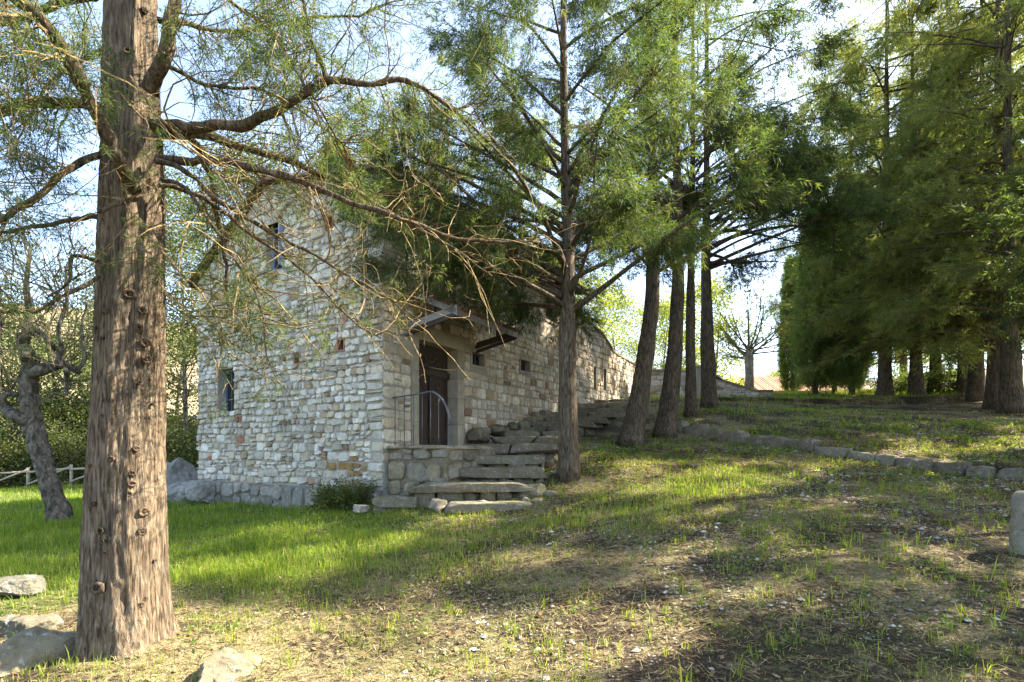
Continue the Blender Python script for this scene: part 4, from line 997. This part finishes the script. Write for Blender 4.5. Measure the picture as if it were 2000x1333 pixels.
zz = np.concatenate([np.arange(zc[0], 4.0, .018), np.arange(4.0, zc[-1], .12)]); xi = np.interp(zz, zc, xc); ri = np.interp(zz, zc, rc)
AX = np.stack([xi, np.full(len(zz), NY), zz], 1) - b_
def nbark(P, th, r):
    n, k = len(P), len(th); c = np.cos(th)[None].repeat(n, 0); s = np.sin(th)[None].repeat(n, 0); z = P[:, 2][:, None].repeat(k, 1)
    tw_ = .35 * np.sin(z * 1.1); ca = c * np.cos(tw_) - s * np.sin(tw_); sa = s * np.cos(tw_) + c * np.sin(tw_)
    f = vnoise(np.stack([ca.ravel() * 8, sa.ravel() * 8, z.ravel() * 1.6], 1), 2.2, 7).reshape(n, k)
    g2 = vnoise(np.stack([ca.ravel() * 3, sa.ravel() * 3, z.ravel() * .9], 1), 1.0, 8).reshape(n, k)
    fl = np.exp(-np.maximum(z - .16, 0) / .20) * (.03 + .05 * np.cos(5 * th[None] + 1.0) + .03 * np.cos(3 * th[None]))
    return -.022 * np.abs(f) ** .7 + .026 * g2 + fl
mb = MB(); tube(mb, AX, ri, 150, (1, 1, 1), True, nbark); trunk = mb.obj('trunk', M_BARK_N, big, smooth_=True)
r_ = np.random.RandomState(91)
def tpos(px, py):
    """point on the visible side of the trunk"""
    Yp = NY - .2
    for _ in range(12):
        z = (880 - py) / F * Yp; cx = np.interp(z, zc, xc); r = np.interp(z, zc, rc) * .99; x = (px - 1000) / F * Yp; t = math.atan2(NY, cx)
        ux, uy = (px - 1000) / F, 1.0; A_ = ux * ux + 1; B_ = ux * cx + NY; C_ = cx * cx + NY * NY - r * r; Yp = (B_ - math.sqrt(max(B_ * B_ - A_ * C_, 0))) / A_
    n_ = nrm(np.array((ux * Yp - cx, Yp - NY, 0))); return np.array((ux * Yp, Yp, (880 - py) / F * Yp)) - b_, n_
for px, py, s in ((253, 575, .055), (278, 607, .04), (208, 607, .03), (272, 640, .03), (283, 668, .045), (286, 702, .045), (212, 757, .035), (205, 782, .028), (218, 782, .02), (274, 748, .026), (200, 812, .02), (208, 826, .024), (198, 660, .018), (198, 730, .018), (266, 876, .03), (217, 896, .03), (258, 925, .03), (258, 945, .035), (252, 965, .03), (180, 985, .028), (281, 1000, .05), (278, 1038, .045), (195, 1037, .035), (200, 1058, .022), (205, 1080, .022), (190, 1148, .065), (275, 1182, .03), (283, 1170, .025), (185, 640, .02), (300, 790, .02), (303, 1095, .02), (174, 910, .02), (262, 60, .03), (250, 100, .035), (282, 20, .03), (270, 85, .028)):
    p, n_ = tpos(px, py); mb = MB(); sd_ = np.cross(n_, UP); th = np.linspace(0, 2 * np.pi, 11); a_ = r_.uniform(.75, 1.2)
    ringp = [p + n_ * .001 + sd_ * math.cos(t) * s * .62 * r_.uniform(.85, 1.15) + UP * math.sin(t) * s * .52 * a_ * r_.uniform(.85, 1.15) for t in th[:-1]]; ringp.append(ringp[0])
    tube(mb, ringp, [s * .27 * r_.uniform(.6, 1.15) for _ in range(11)], 7, (.75, .72, .7), False)
    tube(mb, [p - n_ * .02, p + n_ * s * .12], [s * .5, s * .4], 10, (.35, .3, .28)); mb.obj('knot', M_BARK_N, trunk, smooth_=True)
def Bp(px, py, Y): return at(px, py, Y) - b_
LIMBS = [  # (pixel path with depths), start radius, end radius, twig count, foliage
    ([(300, 246, 3.85), (400, 245, 3.75), (480, 240, 3.7), (545, 215, 3.7), (590, 190, 3.7), (640, 165, 3.75), (720, 160, 3.8), (790, 160, 3.9), (860, 195, 4.0), (930, 250, 4.1), (1000, 320, 4.2)], .040, .008, 46, .3),
    ([(310, 258, 3.95), (400, 262, 4.05), (470, 290, 4.15), (576, 320, 4.3), (700, 378, 4.5), (780, 425, 4.6), (860, 470, 4.7), (960, 540, 4.8)], .036, .006, 40, .12),
    ([(310, 312, 3.85), (400, 312, 3.7), (470, 325, 3.65), (593, 360, 3.65), (674, 393, 3.7), (800, 433, 3.75), (870, 462, 3.8), (950, 470, 3.85), (1050, 474, 3.9)], .030, .007, 44, .05),
    ([(305, 315, 3.8), (350, 328, 3.75), (412, 377, 3.7), (458, 414, 3.7), (545, 463, 3.7), (607, 493, 3.7), (674, 536, 3.75), (750, 577, 3.8), (800, 625, 3.8)], .020, .005, 30, .03),
    ([(310, 362, 3.85), (350, 371, 3.9), (404, 390, 3.95), (480, 450, 4.0), (566, 514, 4.0), (655, 590, 4.0), (699, 639, 4.0), (742, 660, 4.0)], .018, .005, 30, .06),
    ([(315, 350, 3.8), (372, 382, 3.7), (431, 466, 3.6), (463, 514, 3.6), (496, 563, 3.6), (515, 617, 3.6), (516, 660, 3.6)], .014, .004, 22, .3),
    ([(262, 372, 3.72), (234, 317, 3.5), (205, 259, 3.4), (162, 173, 3.3), (119, 97, 3.2), (72, 32, 3.1), (36, 0, 3.05), (-30, -60, 3.0)], .044, .034, 34, .7),
    ([(210, 214, 3.9), (150, 205, 3.8), (108, 205, 3.75), (43, 209, 3.7), (0, 223, 3.65), (-60, 245, 3.6)], .036, .026, 30, .8),
    ([(215, -25, 4.0), (155, 0, 4.1), (54, 29, 4.2), (0, 43, 4.3), (-70, 70, 4.3)], .036, .025, 30, .9),
    ([(205, 300, 3.85), (144, 324, 3.7), (101, 356, 3.6), (40, 395, 3.5), (0, 421, 3.4), (-40, 450, 3.4)], .024, .016, 32, .9),
    ([(200, 424, 4.0), (150, 430, 4.1), (90, 441, 4.2), (0, 452, 4.3), (-60, 470, 4.3)], .018, .012, 28, .9),
    ([(292, 178, 3.75), (310, 130, 3.68), (324, 90, 3.65), (334, 40, 3.65), (344, -20, 3.7), (360, -100, 3.8)], .052, .04, 14, .5),
    ([(262, 388, 3.7), (240, 392, 3.6), (216, 400, 3.55), (194, 420, 3.5)], .026, .010, 6, 0),
    ([(315, 262, 3.95), (374, 274, 4.1), (400, 324, 4.2), (412, 345, 4.25), (425, 420, 4.3), (440, 520, 4.4), (445, 600, 4.5)], .034, .010, 40, .8),
    ([(310, 40, 4.0), (380, 50, 4.2), (470, 60, 4.4), (580, 40, 4.6), (700, 30, 4.8), (800, -10, 5.0)], .022, .006, 50, .95),
    ([(310, 120, 4.0), (400, 165, 4.2), (480, 175, 4.3), (560, 200, 4.4), (640, 260, 4.5), (690, 330, 4.5)], .016, .005, 42, .9),
    ([(318, -60, 3.9), (420, -20, 3.9), (520, 60, 3.9), (590, 150, 3.9), (640, 240, 3.9), (700, 330, 4.0)], .014, .004, 42, .8),
    ([(640, 165, 3.75), (625, 120, 3.75), (600, 60, 3.8), (590, 0, 3.8), (570, -60, 3.8)], .017, .006, 32, .9),
    ([(200, 95, 3.9), (160, 120, 3.8), (110, 150, 3.7), (60, 230, 3.6), (20, 300, 3.6)], .012, .004, 32, .9),
    ([(194, 540, 3.75), (150, 565, 3.6), (90, 590, 3.5), (50, 610, 3.5), (0, 600, 3.4)], .013, .006, 16, .3),
    ([(195, 510, 3.8), (150, 500, 3.6), (135, 548, 3.5), (90, 578, 3.4)], .014, .006, 12, .2),
    ([(316, 560, 3.8), (340, 590, 3.7), (372, 620, 3.6)], .008, .003, 8, .1),
    ([(310, 480, 3.85), (350, 530, 3.8), (395, 575, 3.8), (430, 640, 3.8), (450, 700, 3.8)], .010, .004, 20, .9),
    ([(255, 150, 3.7), (290, 210, 3.5), (320, 235, 3.4), (380, 300, 3.3), (440, 330, 3.3)], .009, .003, 14, .1)]
TW0, TW1, TA, TB, SP, SD = [], [], [], [], [], []
for pts, ra, rb, nt_, fol in LIMBS:
    P = spline([Bp(*p) for p in pts], 6); P[2:] += np.stack([.022 * vnoise(P[2:] + k * 9, 5, k) + .010 * vnoise(P[2:] + k * 9, 14, k + 5) for k in range(3)], 1)
    rr_ = np.linspace(ra, rb, len(P)) * (1 + .2 * vnoise(P, 9, 5) + .22 * np.maximum(vnoise(P, 17, 6), 0)); mb = MB(); tube(mb, P, rr_, 10, (1.0, .95, .85)); mb.obj('branch', M_BARK if ra > .012 else M_TWIG, big, smooth_=True)
    for j in range(nt_):
        u = r_.uniform(.18, 1); s, d = pick(P, u); a_ = math.atan2(d[1], d[0]) + r_.choice((-1, 1)) * r_.uniform(.2, 1.5)
        Q = path(s, a_, r_.uniform(-1.1, .7), r_.uniform(.25, .95), 7, r_, r_.uniform(-1.2, 1.2), .3)
        TW0 += list(Q[:-1]); TW1 += list(Q[1:]); e_ = np.linspace(r_.uniform(.0035, .0075), .0018, 8); TA += list(e_[:-1]); TB += list(e_[1:])
        ends = [Q]
        for m_ in range(r_.randint(1, 5)):
            s2, d2 = pick(Q, r_.uniform(.2, 1)); q2 = path(s2, r_.rand() * 6.28, r_.uniform(-1, .9), r_.uniform(.08, .35), 5, r_, r_.uniform(-1.5, 1.5), .35)
            TW0 += list(q2[:-1]); TW1 += list(q2[1:]); TA += [.0022, .002, .0018, .0016, .0014]; TB += [.002, .0018, .0016, .0014, .001]; ends.append(q2)
        if r_.rand() < fol:
            for q2 in ends:
                for m_ in range(r_.poisson(5)):
                    s2, d2 = pick(q2, r_.uniform(.2, 1)); SP.append(s2 + r_.randn(3) * .03); SD.append(d2 + r_.randn(3) * .5 + np.array((0, 0, -.1)))
tw = MB(); TW0 = np.array(TW0); prisms(tw, TW0, np.array(TW1), np.array(TA), np.array(TB), (.95, .9, .8)); tw.obj('twigs', M_TWIG, big, kind='stuff')
SP = np.array(SP); cr = MB(); sprays(cr, SP, np.array(SD), r_.uniform(.06, .13, len(SP)), 16, .0055, r_, CYP * 1.1, .45, .15); cr.obj('foliage', M_LEAF, big)
# the big tree's upper crown, above the frame
ub = MB(); SP, SD = [], []; r2_ = np.random.RandomState(95)
for hf, az, pit, L in ring_limbs(r2_, 26, 0, 1, 2.6, .8, (.1, .6)):
    z = 5.2 + hf * 6; s = np.array((np.interp(z, zc, xc), NY, z)) - b_; P = path(s, az, pit, L, 7, r2_, -.3, .12); tube(ub, P, np.linspace(.03, .006, 8), 6)
    for j in range(9):
        p, d = pick(P, r2_.uniform(.2, 1)); Q = path(p, r2_.rand() * 6.28, r2_.uniform(-.4, .6), r2_.uniform(.4, .9), 4, r2_, -.3, .2); prisms(ub, Q[:-1], Q[1:], np.full(4, .005), np.full(4, .003), (1, 1, 1))
        for m_ in range(5): SP.append(pick(Q, r2_.rand())[0] + r2_.randn(3) * .1); SD.append(r2_.randn(3))
ub.obj('upper_branches', M_BARK, big, kind='stuff'); cr = MB(); sprays(cr, np.array(SP), np.array(SD), r2_.uniform(.2, .36, len(SP)), 14, .016, r2_, CYP, .42, .2); cr.obj('crown', M_LEAF, big)

# ------------------------------------------------------------------ grove trees beside and behind the viewpoint (their shade falls on the slope)
GS = 'grove cypresses beside the viewpoint'
F3 = generic(23, 16, .26, .32, 2.9, 34, CYP, (9.8, 3.6, gz(9.8, 3.6) - .1), 'open-crowned cypress out of view to the right of the stone post', GS, l1=1.0, sub=7, per=14, M=15, w=.034, sl=(.3, .5), rr=.16, clump=2.4)
for x, y, rz, s, lab in ((12.6, 10.4, 1.5, .85, 'beside the end of the kerb'), (15.6, 11.6, 2.6, 1.05, 'near the stout trunk'), (8.0, .8, 4.2, .9, 'closest to the viewpoint'),
        (9.3, 4.9, 5.0, .58, 'small one level with the near boulders'), (10.5, 6.9, .4, .5, 'small one level with the gnarled trunk'), (11.7, 8.5, 2.2, .60, 'small one level with the lowest step')):
    copy_tree(F3, (x, y, gz(x, y) - .1), 'cypress out of view shading the slope, ' + lab, rz, (s * 1.15, s * 1.15, s), GS)

# ------------------------------------------------------------------ rail fence at the far left
f0 = at(-30, 942, 23); fence = empty('rail_fence', (f0[0], 23, gz(f0[0], 23)), 'weathered wooden rail fence at the far side of the left lawn', 'fence'); fl_ = np.array(fence.location)
M_FW = simple('fence_wood', (.40, .33, .24), .9, .3, 10, .3)
for k in range(5):
    x = f0[0] + k * 1.9; z = gz(x, 23); mb = MB(); tube(mb, np.array([(x, 23, z - .1), (x, 23, z + .95)]) - fl_, .06, 8); mb.obj('post', M_FW, fence, smooth_=True)
for k in range(4):
    x = f0[0] + k * 1.9; z = gz(x, 23); z2 = gz(x + 1.9, 23)
    for a_, c_ in ((.75, .78), (.2, .85)): mb = MB(); tube(mb, np.array([(x, 22.93, z + a_), (x + 1.9, 22.93, z2 + c_)]) - fl_, .045, 8); mb.obj('rail', M_FW, fence, smooth_=True)

# ------------------------------------------------------------------ ground cover
r_ = np.random.RandomState(101)
def inside_house(x, y):
    d = np.stack([x - C[0], y - C[1]], -1); u = d @ U[:2]; v = d @ Vg[:2]
    return (u > -.1) & (u < 17) & (v > -.05) & (v < WG + .1) | ((u > -.0) & (u < 14) & (v > -1.55) & (v < 0))
def lushness(x, y):
    a = smooth(.6, -2.2, x + .35 * (7 - y) * (y < 7) + .9 * n2(x, y, .6, 21)) * (.15 + .85 * smooth(4.7, 6.1, y + .5 * n2(x, y, .9, 22)))                       # left lawn
    b2 = np.exp(-((y - 7.4 - .5 * x) / 1.0) ** 2) * smooth(-3, -1, x) * (1 - smooth(3.5, 6, x))       # band below the steps
    c_ = smooth(14.5, 16.5, y) * smooth(3.5, 5, x) * .6 * (1 - smooth(8, 13, x))
    d_ = smooth(20.9, 21.3, y) * smooth(5, 8, x)
    k = np.clip(np.maximum.reduce([a, b2 * .9, c_, d_]), 0, 1)
    return k
def scatter(N, xr, yr):
    y = r_.uniform(*yr, N); x = r_.uniform(*xr, N); ok = (np.abs(x) < y * 1.02 + .8) & ~inside_house(x, y) & (np.hypot(x - b_[0], y - NY) > .33); return x[ok], y[ok]
gmb = MB(); nb = 0
def blades(x, y, h, w, cols, lean=.35):
    global nb
    N = len(x); z = ground(x, y) - .01; a = r_.rand(N) * 2 * np.pi; ln = np.abs(r_.randn(N)) * lean
    d = np.stack([np.cos(a), np.sin(a)], 1) * (ln * h)[:, None]; wa = r_.rand(N) * 2 * np.pi; wv = np.stack([np.cos(wa), np.sin(wa), 0 * wa], 1) * (w * .5)[:, None]
    B0 = np.stack([x, y, z], 1); Mi = B0 + np.stack([d[:, 0] * .35, d[:, 1] * .35, h * .6], 1); T_ = B0 + np.stack([d[:, 0], d[:, 1], h * np.sqrt(np.maximum(.1, 1 - np.minimum(ln, .9) ** 2))], 1)
    V = np.stack([B0 - wv, B0 + wv, Mi + wv * .8, Mi - wv * .8, T_], 1).reshape(-1, 3); o = np.arange(N)[:, None] * 5
    gmb.add(V, [o + np.array([[0, 1, 2, 3]]), o + np.array([[3, 2, 4]])], np.repeat(cols, 5, 0)); nb += N
GRN = np.array([(.15, .225, .03), (.20, .27, .035), (.115, .175, .028), (.26, .30, .05)]); DRY = np.array([(.38, .31, .15), (.30, .25, .12), (.46, .38, .2), (.20, .22, .06)])
for (N, xr, yr, ws, hs) in ((165000, (-6.5, 8), (2.3, 6.5), 1, 1), (190000, (-9, 12), (5.5, 11), 1.5, 1.05), (130000, (-14, 16), (10, 17), 2.2, 1.1), (90000, (-26, 24), (16, 30), 3.6, 1.2)):
    x, y = scatter(N, xr, yr); k = lushness(x, y); patch = smooth(-.15, .5, n2(x, y, 1.3, 31) + .5 * n2(x, y, 4, 32)); fine = smooth(-.1, .5, n2(x, y, 7, 33))
    den = np.clip(k * (.45 + .55 * patch) + (1 - k) * .78 * patch * (.35 + .65 * fine), 0, 1)
    ok = r_.rand(len(x)) < den; x, y, k = x[ok], y[ok], k[ok]
    g_ = r_.rand(len(x)) < (.55 + .38 * k); cols = np.where(g_[:, None], GRN[r_.randint(0, 4, len(x))], DRY[r_.randint(0, 4, len(x))]) * r_.uniform(.7, 1.25, (len(x), 1))
    h = (.034 + .07 * k) * (.75 + .5 * smooth(-.4, .5, n2(x, y, 1.1, 71))) * r_.uniform(.5, 1.6, len(x)) * hs; blades(x, y, h, .0045 * ws * r_.uniform(.7, 1.3, len(x)), cols, .5)
# taller single tufts on the bare slope
tx, ty = scatter(2900, (-6, 12), (2.6, 15)); rep = r_.randint(5, 14, len(tx)); X = np.repeat(tx, rep); Y = np.repeat(ty, rep); n = len(X)
X = X + r_.randn(n) * .025; Y = Y + r_.randn(n) * .025
blades(X, Y, r_.uniform(.04, .14, n) * np.where(r_.rand(n) < .12, 1.6, 1), .0035 * (1 + Y / 7) * r_.uniform(.7, 1.3, n), GRN[r_.randint(0, 4, n)] * np.array((1.15, 1.05, 1)) * r_.uniform(.7, 1.2, (n, 1)), .5)
gmb.obj('grass', M_GRASS, kind='stuff')
# clover and small weeds
mb = MB(); x, y = scatter(66000, (-6, 13), (2.3, 14)); k = smooth(.05, .45, n2(x, y, 1.7, 41) + .35 * n2(x, y, 6, 42)); ok = r_.rand(len(x)) < k; x, y = x[ok], y[ok]; n = len(x)
P = np.stack([x, y, ground(x, y) + r_.uniform(.0, .035, n)], 1); leaves(mb, P, .022 * (1 + y / 8), r_, np.array([(.08, .13, .03), (.11, .17, .035), (.14, .17, .04)]), np.array((0, 0, .3))); mb.obj('weeds', M_GRASS, kind='stuff')
# dry needles and straw lying flat
mb = MB(); x, y = scatter(80000, (-6, 12), (2.3, 13)); n = len(x); k = lushness(x, y); ok = r_.rand(n) > k * .8; x, y = x[ok], y[ok]; n = len(x); a = r_.rand(n) * 6.28; l = r_.uniform(.02, .07, n) * (1 + y / 14)
P = np.stack([x, y, ground(x, y) + r_.uniform(.004, .02, n)], 1); d = np.stack([np.cos(a) * l, np.sin(a) * l, r_.uniform(-.3, .3, n) * l], 1); w = np.stack([-np.sin(a), np.cos(a), 0 * a], 1) * (.0016 * (1 + y / 5))[:, None]
mb.add(np.stack([P - w, P + d - w, P + d + w, P + w], 1).reshape(-1, 3), np.arange(n * 4).reshape(-1, 4), np.repeat(np.array([(.32, .25, .14), (.22, .15, .085), (.42, .34, .21), (.12, .08, .05)])[r_.randint(0, 4, n)], 4, 0)); mb.obj('dry_litter', M_GRASS, kind='stuff')
# pebbles and stone chips
mb = MB(); x, y = scatter(46000, (-5, 11), (2.3, 13)); k = smooth(-.2, .5, n2(x, y, 1.1, 51)) * (1 - lushness(x, y)); ok = r_.rand(len(x)) < k; x, y = x[ok], y[ok]; n = len(x); z = ground(x, y)
bv = nrm(np.array([(1, 0, 0), (-1, 0, 0), (0, 1, 0), (0, -1, 0), (0, 0, 1), (0, 0, -1), (.7, .7, .3), (-.7, .6, .3)], float)); bf = np.array([[0, 2, 4], [2, 1, 4], [1, 3, 4], [3, 0, 4], [2, 0, 5], [1, 2, 5], [3, 1, 5], [0, 3, 5]])
s = np.minimum(.004 * r_.pareto(2.4, n) + .005, .026) * (1 + y / 20); a = r_.rand(n) * 6.28
V = bv[None, :6] * (r_.uniform(.75, 1.25, (n, 6, 1))) * s[:, None, None] * np.array((1.3, 1, .6)); ca, sa = np.cos(a)[:, None], np.sin(a)[:, None]
V = np.stack([V[..., 0] * ca - V[..., 1] * sa, V[..., 0] * sa + V[..., 1] * ca, V[..., 2]], -1) + np.stack([x, y, z + s * .25], 1)[:, None]
mb.add(V.reshape(-1, 3), (np.arange(n)[:, None, None] * 6 + bf[None]).reshape(-1, 3), np.repeat(np.array([(.45, .43, .38), (.34, .31, .26), (.22, .2, .16), (.52, .5, .46)])[r_.randint(0, 4, n)], 6, 0)); mb.obj('pebbles', M_ROCK, kind='stuff')
# daisies on the lawn
mb = MB(); n = 420; y = r_.uniform(4.8, 10.5, n); x = r_.uniform(-5.2, -1.2, n) * y / 8; ok = ~inside_house(x, y) & (n2(x, y, 1.0, 61) > -.2); x, y = x[ok], y[ok]; n = len(x); P = np.stack([x, y, ground(x, y) + r_.uniform(.10, .17, n)], 1)
th = np.arange(7) * 2 * np.pi / 7; V = P[:, None] + np.stack([np.cos(th), np.sin(th), .25 * np.cos(th + 1)], 1)[None] * (.013 * r_.uniform(.8, 1.3, n))[:, None, None]
mb.add(V.reshape(-1, 3), np.arange(n * 7).reshape(-1, 7), (.75, .75, .75)); mb.obj('daisies', M_PETAL, kind='stuff')
# brown fallen leaves
mb = MB(); x, y = scatter(9000, (-5, 11), (2.3, 12)); n = len(x); P = np.stack([x, y, ground(x, y) + r_.uniform(.008, .03, n)], 1)
a = r_.rand(n) * 6.28; l = (r_.uniform(.02, .05, n) * (1 + y / 16))[:, None]; d = np.stack([np.cos(a), np.sin(a), r_.uniform(-.4, .4, n)], 1); w = np.stack([-np.sin(a), np.cos(a), r_.uniform(-.5, .5, n)], 1)
mb.add(np.stack([P - d * l * .5, P + w * l * .28, P + d * l * .5, P - w * l * .28], 1).reshape(-1, 3), np.arange(n * 4).reshape(-1, 4), np.repeat(np.array([(.20, .12, .06), (.28, .19, .10), (.13, .085, .05), (.34, .27, .17)])[r_.randint(0, 4, n)], 4, 0)); mb.obj('fallen_leaves', M_GRASS, kind='stuff')
# small fallen twigs
mb = MB(); x, y = scatter(500, (-3, 9), (2.5, 9)); n = len(x); a = r_.rand(n) * 6.28; l = r_.uniform(.08, .4, n); P = np.stack([x, y, ground(x, y) + .015], 1)
prisms(mb, P, P + np.stack([np.cos(a) * l, np.sin(a) * l, r_.uniform(-.02, .05, n)], 1), np.full(n, .004), np.full(n, .002), (1, .95, .85)); mb.obj('fallen_twigs', M_TWIG, kind='stuff')
